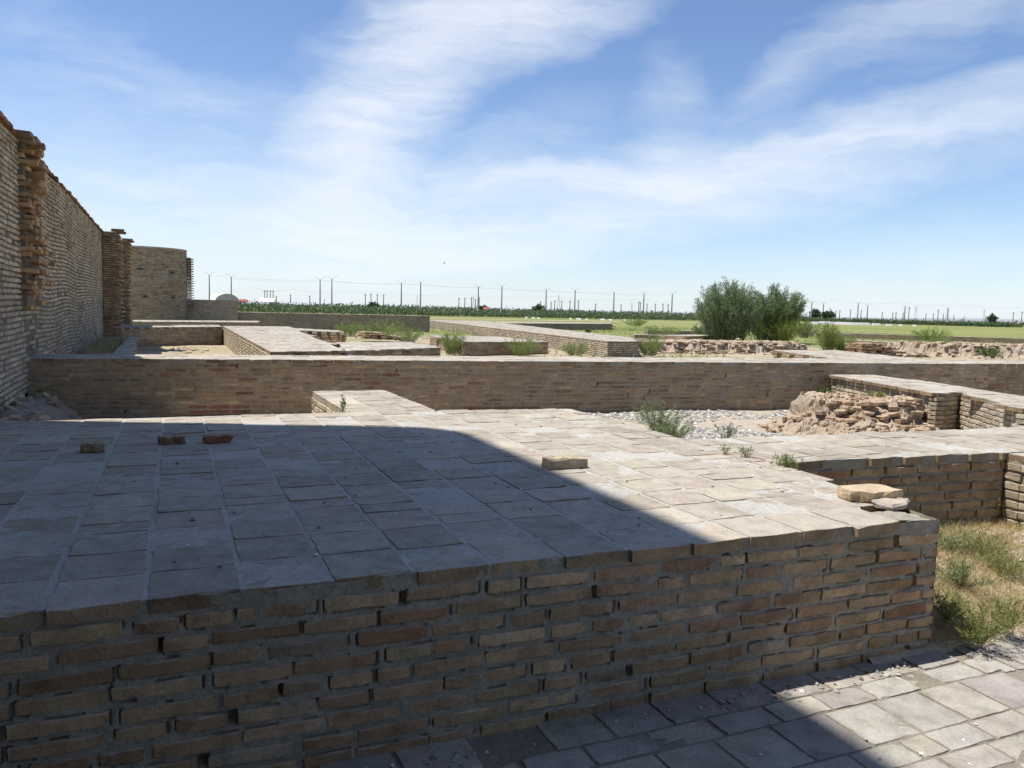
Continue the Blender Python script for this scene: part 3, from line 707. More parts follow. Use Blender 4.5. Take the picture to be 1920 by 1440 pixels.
def pier(label, y0, y1, x1, ztop, seed):
    rt = thing('pier', label, 'pier', (TX, y0, 0), 'toothed piers on the tall wall'); rr = np.random.default_rng(seed); it = []
    z = 0.25; k = 0
    while z < ztop:
        o_ = x1+(0.06 if k % 2 else -0.03)+rr.normal(0, 0.02); n_ = 2
        for j in range(n_):
            w_ = (o_-TX)/n_
            it.append(dict(c=(TX+w_*(j+0.5), y0+0.13+rr.normal(0, .012), z+0.03), rz=rr.normal(0, .03), dim=(w_-0.012, 0.27, 0.05), col=pal(rr, 'wall')))
        yy = y0+0.28
        while yy < y1:
            it.append(dict(c=(o_-0.12, yy+0.14, z+0.03), rz=rr.normal(0, .03), dim=(0.24, 0.27, 0.05), col=pal(rr, 'wall'))); yy += 0.285
        z += 0.0663; k += 1
    for s_ in range(2):
        it.append(dict(c=(x1-0.02+0.08*s_, y0+0.2+0.3*s_, ztop+0.06-0.05*s_), rz=0.1, dim=(0.34-0.08*s_, 0.4, 0.06), col=np.array([0.25, 0.17, 0.13])))
    link('core', MB().box(0, x1-TX-0.1, 0.05, y1-y0, 0.1, ztop).mesh('fill', M['mortar_dark']), rt)
    emit('brick', rt, it, 'brick', 'brick', 120, 9, 'brickwork')
pier('nearer toothed brick pier standing out from the far part of the tall wall', 26.4, 27.6, -1.22, 3.62, 51)
pier('farther toothed brick pier between the tall wall and the round tower', 31.6, 33.4, -1.16, 3.72, 52)

# ------------------------------------------------------------------ corner tower and boundary wall
TC, TR, TT = (-1.0, 48.4), 2.19, 4.42
root = thing('round_tower', 'round brick corner tower with small square openings at the end of the tall wall', 'tower', (TC[0], TC[1], 0))
r = np.random.default_rng(61); it = []; nb = int(2*math.pi*TR/0.285); z = 0.05; k = 0
th = []
for (u, v) in [(263, 505), (324, 511), (272, 556), (326, 558)]:
    p = aty(u, v, TC[1]-TR+0.15); a_ = math.atan2(-(math.sqrt(max(0.01, TR**2-(p[0]-TC[0])**2))), p[0]-TC[0]); th.append((a_, p[2]))
while z < TT:
    for j in range(nb):
        a_ = 2*math.pi*(j+0.5*(k % 2))/nb+r.normal(0, .004)
        aa = (a_+math.pi) % (2*math.pi)-math.pi
        if any(abs(aa-h0) < 0.085 and abs(z-h1) < 0.09 for (h0, h1) in th): continue
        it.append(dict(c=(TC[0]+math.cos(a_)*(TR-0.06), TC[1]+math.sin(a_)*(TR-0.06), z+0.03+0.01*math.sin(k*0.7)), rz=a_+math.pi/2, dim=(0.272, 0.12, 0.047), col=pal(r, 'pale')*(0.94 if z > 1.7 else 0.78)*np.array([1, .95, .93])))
    z += 0.0663; k += 1
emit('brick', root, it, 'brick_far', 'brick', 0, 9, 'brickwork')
mb = MB(); mb.tube([(0, 0, 0), (0, 0, TT-0.02)], TR-0.022, 72); link('mortar_core', mb.mesh('core', M['mortar_dark']), root)
link('coping', MB().tube([(0, 0, TT), (0, 0, TT+0.06)], TR+0.015, 72).mesh('coping', M['mortar_top']), root)
for (a_, z_) in th:
    b = MB().box(-0.13, 0.13, -0.30, 0.012, -0.055, 0.055).mesh('hole_shade_block', M['window']); o = link('hole_shade_block', b, root, (math.cos(a_)*(TR-0.03), math.sin(a_)*(TR-0.03), z_)); o.rotation_euler = (0, 0, a_+math.pi/2)  # solid dark block fills the hole, its shade put into the colour
    o.rotation_euler = (0, 0, a_-math.pi/2)
sc_it = []
for k in range(44):
    z_ = 0.3+k*0.0663; o_ = (0.10 if k % 2 else 0.22)
    for j in range(2): sc_it.append(dict(c=(TC[0]+TR-0.05+o_*0.5+0.02, TC[1]-0.25+0.3*j, z_+0.9), rz=0.0, dim=(0.30+o_, 0.29, 0.05), col=pal(r, 'dark')))
emit('toothed_brick', root, sc_it, 'brick_far', 'brick', 0, 9, 'toothing')
bw0 = aty(362, 563, 48.2); bw1 = aty(446, 563.5, 48.2)
wall('boundary_wall', 'smooth tan boundary wall joined to the round tower', 'wall', [(bw0[0]-0.3, 48.2), (bw1[0], 48.2), (bw1[0], 48.9), (bw0[0]-0.3, 48.9)], 0, 1.78, 63, 'dark', rec=0.002, amp=0.006, res=0.06, mortar='mortar_tan', gap=0.02)
b2a = aty(447, 587.5, 48.6); b2b = aty(806, 592.5, 48.6)
wall('boundary_wall', 'long dark-faced boundary wall at the back of the ruins, thin pale top', 'wall', [(b2a[0], 48.6), (b2b[0], 48.6), (b2b[0], 50.0), (b2a[0], 50.0)], 0, 1.12, 64, 'dark', rec=0.006, amp=0.008, res=0.08, tiles=dict(axis=(0, 1)), mortar='mortar_tan')

#P
# ------------------------------------------------------------------ portal block left of the view (casts the big shadow), with an added wing
PXR, PYF, PZ = -2.76, 7.93, 12.0
root = thing('portal', 'massive tall brick entrance portal standing beside the platform, with an added rear wing', 'portal', (PXR-2.5, PYF-4.4, 0))
mb = MB()
mb.box(-3.0, 2.5, 1.6, 3.8, -0.1, PZ); mb.box(-3.0, 1.9, 3.8, 4.4, -0.1, PZ-0.003); mb.box(-3.0, 2.5, -13, -10.0, -0.1, PZ); mb.box(-3.0, 2.5, -10.0, 1.6, 8.6, PZ); mb.box(-3.0, -1.6, -10.0, 1.6, -0.1, 8.6)
mb.box(2.45, 6.4, -9.2, -6.0, -0.1, PZ-0.4)  # unseen wing behind the camera, added to darken the front wall
link('wall_block_added_wing', mb.mesh('portal', M['portal']), root)
link('corner_column', MB().tube([(1.9, 3.80, -0.1), (1.9, 3.80, PZ-0.006)], 0.60, 40).mesh('column', M['portal'], True), root)
n_ = 24; arch = MB()
for k in range(n_):
    a0, a1 = math.pi*k/n_, math.pi*(k+1)/n_
    y0, y1 = -4.2+5.8*math.cos(a0), -4.2+5.8*math.cos(a1)
    z0_, z1_ = 5.2+3.4*math.sin(a0), 5.2+3.4*math.sin(a1)
    arch.prism([(0.0, y1), (2.45, y1), (2.45, y0), (0.0, y0)], max(z0_, z1_), 8.7)
link('arch', arch.mesh('arch', M['portal']), root)
# ------------------------------------------------------------------ loose bricks on the platform
def loose(label, u, v, dim, rz, col, seed, cut=None, z=0.66, frag=False):
    p = at(u, v, z); r = np.random.default_rng(seed)
    if frag: Vv, Fq, Ft = fragment(seed, dim[0], dim[1], dim[2])
    else: Vv, Fq, Ft = ring_brick(seed, dim[0], dim[1], dim[2], 7, 0.007, 0.0045)
    Vv = Vv.copy()
    if cut is not None:                                # a broken slanting end
        k = Vv[:, 0] > cut[0]; Vv[k, 0] -= (Vv[k, 0]-cut[0])*cut[1]*(0.4+0.6*(Vv[k, 2]+dim[2]/2)/dim[2]) if cut[2] > 0 else (Vv[k, 0]-cut[0])*cut[1]*(1-(Vv[k, 2]+dim[2]/2)/dim[2])
    me = mesh_np('loose_brick', Vv, [Fq, Ft], M['rubble'])
    o = link('loose_brick', me, None, (p[0], p[1], z+dim[2]/2+0.001)); o.rotation_euler = (0, 0, rz); o.color = tuple(col)+(1,)
    tag(o, label, 'brick', 'loose bricks left on the platform'); return o
loose('small squarish grey-yellow half brick lying in the shade on the platform', 175, 846, (0.135, 0.12, 0.055), -0.02, (0.32, 0.27, 0.16), 401)
loose('brown brick with a raised broken end, beside the small half brick in the shade', 324, 831, (0.17, 0.11, 0.05), 0.10, (0.26, 0.16, 0.10), 402, (0.03, 0.35, 1))
loose('reddish broken brick with slanting sides, shaded, beside the brown broken brick', 410, 829, (0.19, 0.11, 0.05), 0.03, (0.29, 0.13, 0.075), 403, (-0.02, 0.3, -1))
loose('pale whole brick lying on the platform at the edge of the shadow', 1058, 877, (0.26, 0.11, 0.065), 0.02, (0.40, 0.345, 0.245), 404)
def slab(label, u, v, outline, th, z, rz, col, seed):
    """broken tile: an angular outline with a sheared, uneven break"""
    p_ = at(u, v, z); r = np.random.default_rng(seed); k = len(outline); O = np.array(outline); mids = (O+np.roll(O, -1, 0))/2+r.normal(0, 0.006, O.shape)
    R = np.empty((2*k, 2)); R[::2] = O; R[1::2] = mids; k *= 2
    low = R*0.97+r.normal(0, 0.006, R.shape); mid_ = R*1.0+r.normal(0, 0.004, R.shape); top = R*0.975+r.normal(0, 0.003, R.shape)
    V = np.vstack([np.c_[low, np.zeros(k)], np.c_[mid_, th*(0.45+0.25*r.random(k))], np.c_[top, np.full(k, th)+r.normal(0, 0.0015, k)], [[0, 0, th]], [[0, 0, 0]]]); Fq = []; Ft = []
    for q in range(k):
        e = (q+1) % k; Fq += [(q, e, k+e, k+q), (k+q, k+e, 2*k+e, 2*k+q)]; Ft += [(2*k+q, 2*k+e, 3*k), (e, q, 3*k+1)]
    o = link('loose_brick', mesh_np('loose_brick', V, [np.array(Fq), np.array(Ft)], M['rubble']), None, (p_[0], p_[1], z+0.001)); o.rotation_euler = (0, 0, rz); o.color = tuple(col)+(1,)
    return tag(o, label, 'brick', 'loose bricks left on the platform')
slab('flat yellowish broken tile lying at the damaged platform corner in full sun', 1632, 936, [(-0.16, -0.02), (-0.06, -0.085), (0.02, -0.075), (0.15, -0.07), (0.15, 0.04), (0.10, 0.11), (-0.13, 0.10)], 0.055, 0.662, -0.05, (0.46, 0.37, 0.245), 405)
p = at(1560, 1000, .66)
# crumbled corner: mortar lump where the corner tile is missing, thin slab beside it
def lump(name, label, cat, loc, dims, seed, mat, group=None, sub=3, amp=0.25):
    import bmesh
    bm = bmesh.new(); bmesh.ops.create_icosphere(bm, subdivisions=sub, radius=1.0)
    V = np.array([v.co[:] for v in bm.verts]); Ff = np.array([[v.index for v in f.verts] for f in bm.faces]); bm.free()
    s = 1+amp*(fbm(V[:, 0]*1.0+V[:, 2]*2.3, V[:, 1]+V[:, 2]*1.1, 1.6, 4, seed))
    V = np.sign(V)*np.abs(V)**0.75*s[:, None]*np.array(dims)
    o = link(name, mesh_np(name, V, Ff, M[mat]), None, loc); o.color = (0.3, 0.27, 0.23, 1); return tag(o, label, cat, group)
c = (3.27, 2.74); lump('mortar_lump', 'crumbling grey mortar lump at the broken platform corner', 'mortar', (c[0], c[1], 0.628), (0.12, 0.10, 0.022), 5, 'mortar', sub=4, amp=0.5)
o = loose('thin grey stone slab lying under the broken tile at the platform corner', 1668, 949, (0.24, 0.18, 0.03), 0.2, (0.36, 0.33, 0.30), 406, None, 0.655, True)

# ------------------------------------------------------------------ gravel, pebbles, chips (nobody could count them)
def pebbles(name, label, cat, pts, size, col_lo, col_hi, seed):
    r = np.random.default_rng(seed); n = len(pts)
    base = np.array([(1, 0, 0), (-1, 0, 0), (0, 1, 0), (0, -1, 0), (0, 0, 1), (0, 0, -1)], float)
    fc = np.array([(0, 2, 4), (2, 1, 4), (1, 3, 4), (3, 0, 4), (2, 0, 5), (1, 2, 5), (3, 1, 5), (0, 3, 5)])
    s = size*(0.45+r.random((n, 1, 1))**2*1.6); V = base[None]*np.array([1.0, 0.8, 0.5])*s*(0.7+0.6*r.random((n, 6, 1)))
    a = r.random(n)*6.28; ca, sa = np.cos(a)[:, None], np.sin(a)[:, None]
    tl = r.normal(0, 0.5, n)[:, None]
    X = V[..., 0]*ca-V[..., 1]*sa; Y = V[..., 0]*sa+V[..., 1]*ca; Z = V[..., 2]+X*tl*0.4
    W = np.stack([X, Y, Z], -1)+pts[:, None, :]
    Fc = (fc[None]+6*np.arange(n)[:, None, None]).reshape(-1, 3)
    t = r.random((n, 1))**1.3; col = np.array(col_lo)*(1-t)+np.array(col_hi)*t; col = col*(0.75+0.5*r.random((n, 1)))
    o = link(name, mesh_np(name, W.reshape(-1, 3), Fc, M['stones'], np.repeat(col, 6, 0))); o['kind'] = 'stuff'; o['label'] = label; o['category'] = cat; return o
r = np.random.default_rng(71)
n = 20000; X = 3.6+r.random(n)*7.2; Y = 4.7+r.random(n)*7.0; ok = (Y < bl(X)-0.12) & (fbm(X, Y, 0.9, 3, 12)+0.22*r.random(n) > -0.02)
X, Y = X[ok], Y[ok]; pebbles('gravel', 'white and grey gravel covering the walled court', 'gravel', np.c_[X, Y, court_z(X, Y)+0.006], 0.026, (0.24, 0.225, 0.20), (0.52, 0.505, 0.48), 72)
n = 2600; X = 3.5+r.random(n)*2.1; Y = 2.5+r.random(n)*1.35; ok = (Y > nook_edge(X)+0.03) & (fbm(X, Y, 1.3, 3, 15) > 0.05); X, Y = X[ok], Y[ok]
pebbles('gravel', 'patches of pale gravel among dry weeds in the sandy nook', 'gravel', np.c_[X, Y, nook_z(X, Y)+0.003], 0.014, (0.40, 0.38, 0.34), (0.75, 0.74, 0.72), 73)
n = 260; X = -0.5+r.random(n)*4.2; fy = 2.68-0.0263*(X+2.35)*1.0; Y = fy-np.abs(r.normal(0, 0.05, n))-0.0; hole = (X > 1.0) & (X < 1.5)
Y = np.where(hole, fy-r.random(n)*0.4, Y)
pebbles('stone_chips', 'small stone chips along the foot of the platform wall', 'stones', np.c_[X, Y, np.where(hole, -0.008, 0.004)], 0.009, (0.22, 0.20, 0.18), (0.50, 0.48, 0.45), 74)
n = 80; X = 0.8+r.random(n)*4; Y = 1.4+r.random(n)*1.2; pebbles('stone_chips', 'tiny scattered chips on the pavement', 'stones', np.c_[X, Y, np.full(n, 0.003)], 0.006, (0.3, 0.29, 0.27), (0.7, 0.69, 0.67), 75)
n = 260; X = -0.3+r.random(n)*3.7; Y = 2.85+r.random(n)*3.9; pebbles('mortar_crumbs', 'tiny crumbs scattered on the platform tiles', 'crumbs', np.c_[X, Y, np.full(n, 0.664)], 0.007, (0.16, 0.13, 0.10), (0.75, 0.73, 0.70), 76)

# ------------------------------------------------------------------ rubble heaps
def heap(name, label, fn, x0, x1, y0, y1, res, mat, frags, seed, fsize=0.2, stack=None, frag_parts=True):
    r = np.random.default_rng(seed)
    X, Y = np.meshgrid(np.linspace(x0, x1, int((x1-x0)/res)+1), np.linspace(y0, y1, int((y1-y0)/res)+1)); Z = fn(X, Y)
    c = ((x0+x1)/2, (y0+y1)/2, 0.0); root = thing(name, label, 'rubble', c)
    i = np.arange(X.size).reshape(X.shape); Q = np.stack([i[:-1, :-1], i[:-1, 1:], i[1:, 1:], i[1:, :-1]], -1).reshape(-1, 4)
    on = Z > -0.2; wz = np.clip(Z/0.2, 0, 1)*on
    XX = X+wz*0.07*fbm(Z*8+Y*1.5, X*2.2, 1.0, 3, seed); YY = Y+wz*0.11*fbm(X*2.5, Z*14+Y*0.5, 1.0, 3, seed+2)
    V = np.stack([XX, YY, Z], -1).reshape(-1, 3); kq = Z.reshape(-1)[Q].max(1) > -0.2; link('earth', mesh_np('earth', V-np.array(c), Q[kq], M[mat]), root)
    it = []
    for k in range(frags):
        x, y = r.uniform(x0, x1), r.uniform(y0, y1); z = float(fn(np.array([x]), np.array([y]))[0])
        if z < 0.0: continue
        s = fsize*(0.4+0.9*r.random()); it.append(dict(c=(x, y, z+0.012), rz=r.random()*6.28, dim=(s, s*(0.6+0.4*r.random()), 0.05*(0.8+0.4*r.random())), col=pal(r, 'rub'), tilt=(r.normal(0, 0.28), r.normal(0, 0.28))))
    if stack: it += stack(r)
    emit('brick_fragment', root, it, 'frag', 'rubble', 300, 6, 'brick_fragments'); return root
# clay heap in the gravel court, in front of wall E
mc = at(1635, 800, 0.0); mt = at(1640, 742, 0.5)
def ridged(X, Y, f_, s_): return 1-np.abs(fbm(X, Y, f_, 4, s_))*2
HX, HY = 8.95, 8.10
def crag(q, top, tal, X, Y, sd):
    """flat crumbling top, ragged little cliff, talus"""
    q = q+0.26*fbm(X, Y, 2.3, 4, sd)+0.10*fbm(X, Y, 8.0, 3, sd+3)
    cl = np.clip((0.72-q)/0.13, 0, 1)
    ta = tal*np.clip((1.18-q)/0.5, 0, 1)
    z = ta*(1-cl)+top*cl
    led = np.floor(z/0.055)*0.055
    z = 0.5*z+0.5*led+0.055*0.25
    return np.where(q < 1.18, z+0.07*fbm(X, Y, 4.0, 4, sd+5)*np.clip((1.2-q)*4, 0, 1)+0.035*fbm(X, Y, 15, 3, sd+7)*np.clip((1.2-q)*4, 0, 1), -0.3)
def heap1(X, Y):
    u = (X-HX)*0.955+(Y-HY)*(-0.296); v = (X-HX)*0.296+(Y-HY)*0.955
    q = np.sqrt((u/np.where(u < 0, 1.12, 1.30))**2+((v-0.45)/np.where(v < 0.45, 1.20, 0.65))**2)
    return crag(q, 0.47, 0.24, X, Y, 21)
def stack1(r):
    out = []
    for k in range(110):      # remains of courses sticking out of the clay
        x = HX+r.normal(0, 0.6); y = HY+r.normal(-0.05, 0.35); z = float(heap1(np.array([x]), np.array([y]))[0])
        if z > 0.12: out.append(dict(c=(x, y-0.04, z-0.01), rz=-0.3+r.normal(0, 0.25), dim=(0.24*(0.5+0.6*r.random()), 0.18, 0.05), col=pal(r, 'rub')*np.array([0.95, 0.9, 0.88]), tilt=(r.normal(0, 0.1), r.normal(0, 0.1))))
    for (u_, v_) in [(1545, 787), (1553, 778), (1562, 786), (1540, 795), (1573, 803), (1700, 795), (1712, 803), (1735, 800), (1690, 806), (1757, 796), (1770, 800), (1720, 810), (1645, 806), (1640, 808), (1660, 803), (1748, 806), (1500, 798), (1520, 798)]:
        p_ = at(u_, v_, 0.08); s = 0.24*(0.6+0.5*r.random())
        out.append(dict(c=(p_[0], p_[1], 0.09), rz=r.random()*6.28, dim=(s, s*0.8, 0.05), col=pal(r, 'rub')*1.1, tilt=(r.normal(0, 0.35), r.normal(0, 0.35))))
    return out
heap('rubble_heap', 'eroded clay heap with broken bricks in the gravel court', heap1, HX-1.9, HX+1.9, HY-1.6, HY+1.5, 0.024, 'clay', 300, 81, 0.095, stack1)
# long mound under the trees
a_ = at2(1205, 664, 0.1); b_ = at2(1550, 666, 0.1)
def heap2(X, Y):
    t = (X-a_[0])/(b_[0]-a_[0]); yc = a_[1]+(b_[1]-a_[1])*t+2.0
    q = np.sqrt(((Y-yc)/2.2)**2)+0.9*np.clip(0.10-t, 0, 1)*8+0.9*np.clip(t-0.93, 0, 1)*10
    top = 0.50+0.08*fbm(X, Y, 0.4, 3, 31)
    return crag(q+0.28*np.clip(fbm(X, Y, 0.45, 3, 36)*2, -0.3, 1), top, 0.20, X, Y, 33)
def stack2(r):
    out = []
    for k in range(420):
        x = a_[0]+r.random()*(b_[0]-a_[0]); t = (x-a_[0])/(b_[0]-a_[0]); y = a_[1]+(b_[1]-a_[1])*t+0.1+r.random()*1.4
        z = float(heap2(np.array([x]), np.array([y]))[0])
        if z > 0.08: out.append(dict(c=(x, y-0.06, z), rz=r.normal(0, 0.25), dim=(0.30*(0.6+0.6*r.random()), 0.24, 0.055), col=pal(r, 'rub'), tilt=(r.normal(0, 0.08), r.normal(0, 0.08))))
    return out
heap('rubble_mound', 'long low mound of ruined earth and brick in front of the trees', heap2, a_[0]-0.5, b_[0]+0.5, a_[1]-0.6, a_[1]+4.6, 0.09, 'clay', 60, 82, 0.22, stack2)
# collapsed coursed brickwork right of the mound
def pile(name, label, u0, u1, vb, rows, seed, zb=0.1, lean=0.0):
    r = np.random.default_rng(seed); p0 = np.array(at2(u0, vb, zb)); p1 = np.array(at2(u1, vb, zb)); L = np.linalg.norm(p1-p0); d = (p1-p0)/L
    root = thing(name, label, 'rubble', (*(p0+p1)/2, zb)); it = []; n2 = np.array([-d[1], d[0]])
    for k in range(rows):
        f0 = 0.02+0.02*r.random(); f1 = 1.0-0.75*(k/rows)**1.2+r.normal(0, 0.03)
        for q in range(3):
            s = f0*L
            while s < f1*L:
                l = 0.29*(0.8+0.3*r.random())
                if r.random() > 0.08:
                    c2 = p0+d*(s+l/2)+n2*(0.14+0.28*q+r.normal(0, .03)); it.append(dict(c=(c2[0], c2[1], zb+0.035+k*0.075+r.normal(0, .008)), rz=math.atan2(d[1], d[0])+r.normal(0, .07), dim=(l-0.015, 0.27, 0.055), col=pal(r, 'rub')*np.array([1.0, 0.86, 0.78]), tilt=(r.normal(0, .04), r.normal(0, .04))))
                s += l
    for k in range(40):
        c2 = p0+d*(L*(0.6+0.6*r.random()))+n2*r.normal(0.2, 0.3); it.append(dict(c=(c2[0], c2[1], zb+0.03+0.05*r.random()), rz=r.random()*6, dim=(0.25, 0.2, 0.05), col=pal(r, 'rub'), tilt=(r.normal(0, .25), r.normal(0, .25))))
    emit('brick', root, it, 'tile', 'rubble', 300, 9, 'bricks'); return root
pile('brick_pile', 'ruined stump of reddish coursed bricks, right of the trees', 1612, 1712, 668, 7, 83, 0.12)
pile('brick_pile', 'small dark heap of broken bricks among feathery weeds', 682, 740, 636, 4, 84, 0.25)
pile('brick_pile', 'broken pale brick edge on the far wall top in front of the field', 1090, 1142, 612, 3, 85, 0.30)
a3 = at2(1792, 672, 0.1); b3 = at2(1940, 676, 0.1)
def heap3(X, Y):
    t = (X-a3[0])/(b3[0]-a3[0]); yc = a3[1]+(b3[1]-a3[1])*t+2.4
    q = np.sqrt(((Y-yc)/2.6)**2)+np.clip(0.25-t, 0, 1)*3
    return crag(q, 0.62, 0.30, X, Y, 44)
def stack3(r):
    out = []
    for k in range(330):
        x = a3[0]+r.random()*(b3[0]-a3[0]+4); y = a3[1]-0.6+r.random()*3.0; z = float(heap3(np.array([x]), np.array([y]))[0])
        if z > 0.10: out.append(dict(c=(x, y-0.06, z), rz=r.normal(0, 0.5), dim=(0.30*(0.5+0.7*r.random()), 0.22, 0.055), col=pal(r, 'rub')*0.9, tilt=(r.normal(0, 0.15), r.normal(0, 0.15))))
    return out
heap('earth_bank', 'eroded tan earth bank with stones beyond the end of the long wall', heap3, a3[0]-0.4, b3[0]+6, a3[1]-1.5, a3[1]+5, 0.06, 'clay', 300, 86, 0.24, stack3)
# clods in the sunken court by the tall wall, and rubble at the tall wall's foot
def heap4(X, Y): 
    e = np.clip(np.minimum((X+0.35)*2, (1.75-X)*2.5), 0, 1)*np.clip(np.minimum((Y-23)*0.7, (28.6-Y)*1.2), 0, 1)
    return np.where(e > 0, 0.06*e+0.15*np.clip(fbm(X, Y, 0.8, 4, 51), -0.2, 1)*e+0.04*fbm(X, Y, 4, 3, 52), -0.3)
heap('rubble_heap', 'pale clods and broken tiles on the floor of the court by the cross wall', heap4, -0.4, 1.8, 22.6, 28.8, 0.07, 'clay', 50, 87, 0.30)
def heap5(X, Y):
    e = np.clip(1-((X+1.62)/0.62)**2, 0, 1)*np.clip(np.minimum((Y-7.6)*1.2, (12.15-Y)*3), 0, 1)
    return np.where(e > 0, 0.34*e+0.10*fbm(X, Y, 2.2, 4, 61)*e+0.03*fbm(X, Y, 8, 3, 62), -0.3)
heap('rubble_heap', 'dark rubble fallen at the undercut foot of the tall wall', heap5, -1.75, -0.9, 7.7, 12.15, 0.04, 'old_soil', 70, 88, 0.20)
def heap6(X, Y): return np.where(X < -0.72, 0.50+0.05*fbm(X, Y, 1.2, 4, 71)-0.03*np.maximum(0, X+1.2), -0.3)
heap('earth_fill', 'dry shaded earth fill between the tall wall and the kerb', heap6, -1.7, -0.7, 15.8, 26.4, 0.1, 'sand', 30, 89, 0.2)
p = at(96, 773, 0.1)
o = loose('pale broken half brick on the rubble at the corner of the tall wall', 101, 768, (0.22, 0.16, 0.10), 0.5, (0.36, 0.33, 0.29), 407, None, 0.08, True)
del o['group']

# ------------------------------------------------------------------ plants
def tubes_np(paths, rad, n=3):
    """paths (k, m, 3), tapering radii"""
    k, m, _ = paths.shape; ang = np.arange(n)*2*math.pi/n
    rr = (rad[:, None]*np.linspace(1, 0.3, m)[None])[:, :, None, None]
    off = np.stack([np.cos(ang), np.sin(ang), np.zeros(n)], -1)[None, None]
    V = paths[:, :, None, :]+rr*off
    idx = np.arange(k*m*n).reshape(k, m, n); a = idx[:, :-1, :]; b = np.roll(idx, -1, 2)[:, :-1, :]; c = np.roll(idx, -1, 2)[:, 1:, :]; d = idx[:, 1:, :]
    return V.reshape(-1, 3), np.stack([a, b, c, d], -1).reshape(-1, 4)
def leaves_np(P, D, L, W, r):
    """diamond leaves at P along D"""
    n = len(P); D = D/np.linalg.norm(D, axis=1)[:, None]; S = np.cross(D, r.normal(0, 1, (n, 3))); S /= np.linalg.norm(S, axis=1)[:, None]+1e-9
    L = L[:, None]; W = W[:, None]; a = P; b = P+D*L*0.45+S*W*0.5; c = P+D*L; d = P+D*L*0.45-S*W*0.5
    V = np.stack([a, b, c, d], 1).reshape(-1, 3); return V, np.arange(n*4).reshape(n, 4)
def plant(name, label, cat, loc, h, spread, nstem, nleaf, llen, lwid, c0, c1, seed, droop=0.2, group=None, stem_r=0.004, low=0.15, base=0.1, twig=0.06, upright=0.6, trunk=None, lobes=None):
    """many arching stems, each with leaflets spread round it"""
    r = np.random.default_rng(seed); m = 7
    a = r.random(nstem)*2*math.pi; rr = spread*np.sqrt(r.random(nstem)); hh = h*(0.55+0.45*r.random(nstem))*(1-0.30*(rr/spread)**2)
    if lobes is not None:
        li = r.integers(len(lobes), size=nstem); lo = np.array(lobes)[li]; bx, by = lo[:, 0]*spread, lo[:, 1]*spread; hh = hh*lo[:, 2]
    else: bx = by = np.zeros(nstem)
    b0 = np.stack([bx*0.6+np.cos(a)*rr*base, by*0.6+np.sin(a)*rr*base, np.zeros(nstem)], -1)
    tip = np.stack([bx+np.cos(a)*rr*(1.0 if lobes is None else 0.55), by+np.sin(a)*rr*(1.0 if lobes is None else 0.55), hh], -1)
    t = np.linspace(0, 1, m)[None, :, None]
    mid = b0*0.5+tip*0.5+np.array([0, 0, 1.0])*(hh*droop)[:, None]
    path = (1-t)**2*b0[:, None]+2*t*(1-t)*mid[:, None]+t*t*tip[:, None]
    path = path+r.normal(0, 0.025*h, path.shape)*t*0.6
    root = thing(name, label, cat, loc, group)
    V, Q = tubes_np(path, np.full(nstem, stem_r)*(0.6+0.8*r.random(nstem)), 3); link('stem', mesh_np('stem', V, Q, M['stem']), root)
    s = r.integers(nstem, size=nleaf); f = low+(1-low)*r.random(nleaf)**0.8; x = f*(m-1); i0 = np.minimum(x.astype(int), m-2); fr = (x-i0)[:, None]
    P = path[s, i0]*(1-fr)+path[s, i0+1]*fr; T = path[s, i0+1]-path[s, i0]; T /= np.linalg.norm(T, axis=1)[:, None]+1e-9
    P = P+r.normal(0, twig, P.shape)*(1.2-0.8*f)[:, None]
    P[:, 2] = np.maximum(P[:, 2], 0.01)
    D = T*upright+r.normal(0, 0.55, P.shape); D[:, 2] += 0.25
    V, Q = leaves_np(P, D, llen*(0.5+r.random(nleaf)), lwid*(0.6+0.8*r.random(nleaf)), r)
    ct = (0.55*r.random((nleaf, 1))+0.45*(r.random(nstem)[s])[:, None]); C = np.array(c0)*(1-ct)+np.array(c1)*ct; C = C*(0.8+0.4*r.random((nleaf, 1)))
    link('foliage', mesh_np('foliage', V, Q, M['leaf'], np.repeat(C, 4, 0)), root)
    if trunk:
        for (tx, tyy, th_, tr) in trunk:
            mb = MB()
            mb.tube([(tx*0.3, tyy*0.3, -0.1), (tx*0.6, tyy*0.6, th_*0.4), (tx, tyy, th_)], [tr, tr*0.75, tr*0.35], 7); link('trunk', mb.mesh('trunk', M['bark'], True), root)
    return root
def gpt(u, v, z=0.12): return at(u, v, z)
# the two willow-like trees on the mound
G1, G2 = (0.11, 0.16, 0.075), (0.24, 0.30, 0.145)
DT = 1.0
tb = at(1362, 638, 0.25); d0 = F_PX/1.0
def px_m(p): return proj(p)[2]/F_PX
s1 = px_m(tb)
plant('willow_tree', 'taller bushy grey-green tree with feathery top on the mound', 'tree', tb, 118*s1, 62*s1, 210, 34000, 0.15, 0.026, G1, G2, 501, 0.25, None, 0.014, 0.06, 0.5, 0.13, 0.8, [(0.3, 0.2, 1.6, .07), (-0.4, 0.1, 1.5, .06), (0.1, -0.3, 1.7, .06)])
tb2 = at(1446, 638, 0.25)
plant('willow_tree', 'shorter rounder grey-green tree beside the taller one', 'tree', tb2, 112*s1, 64*s1, 210, 34000, 0.15, 0.026, (0.105, 0.155, 0.065), (0.23, 0.29, 0.13), 502, 0.28, None, 0.014, 0.06, 0.5, 0.13, 0.8, [(0.3, 0.2, 1.5, .06), (-0.4, 0.1, 1.4, .06)])
SH = 'feathery green shrubs growing in the ruins'
Y1, Y2 = (0.15, 0.215, 0.06), (0.31, 0.37, 0.125)
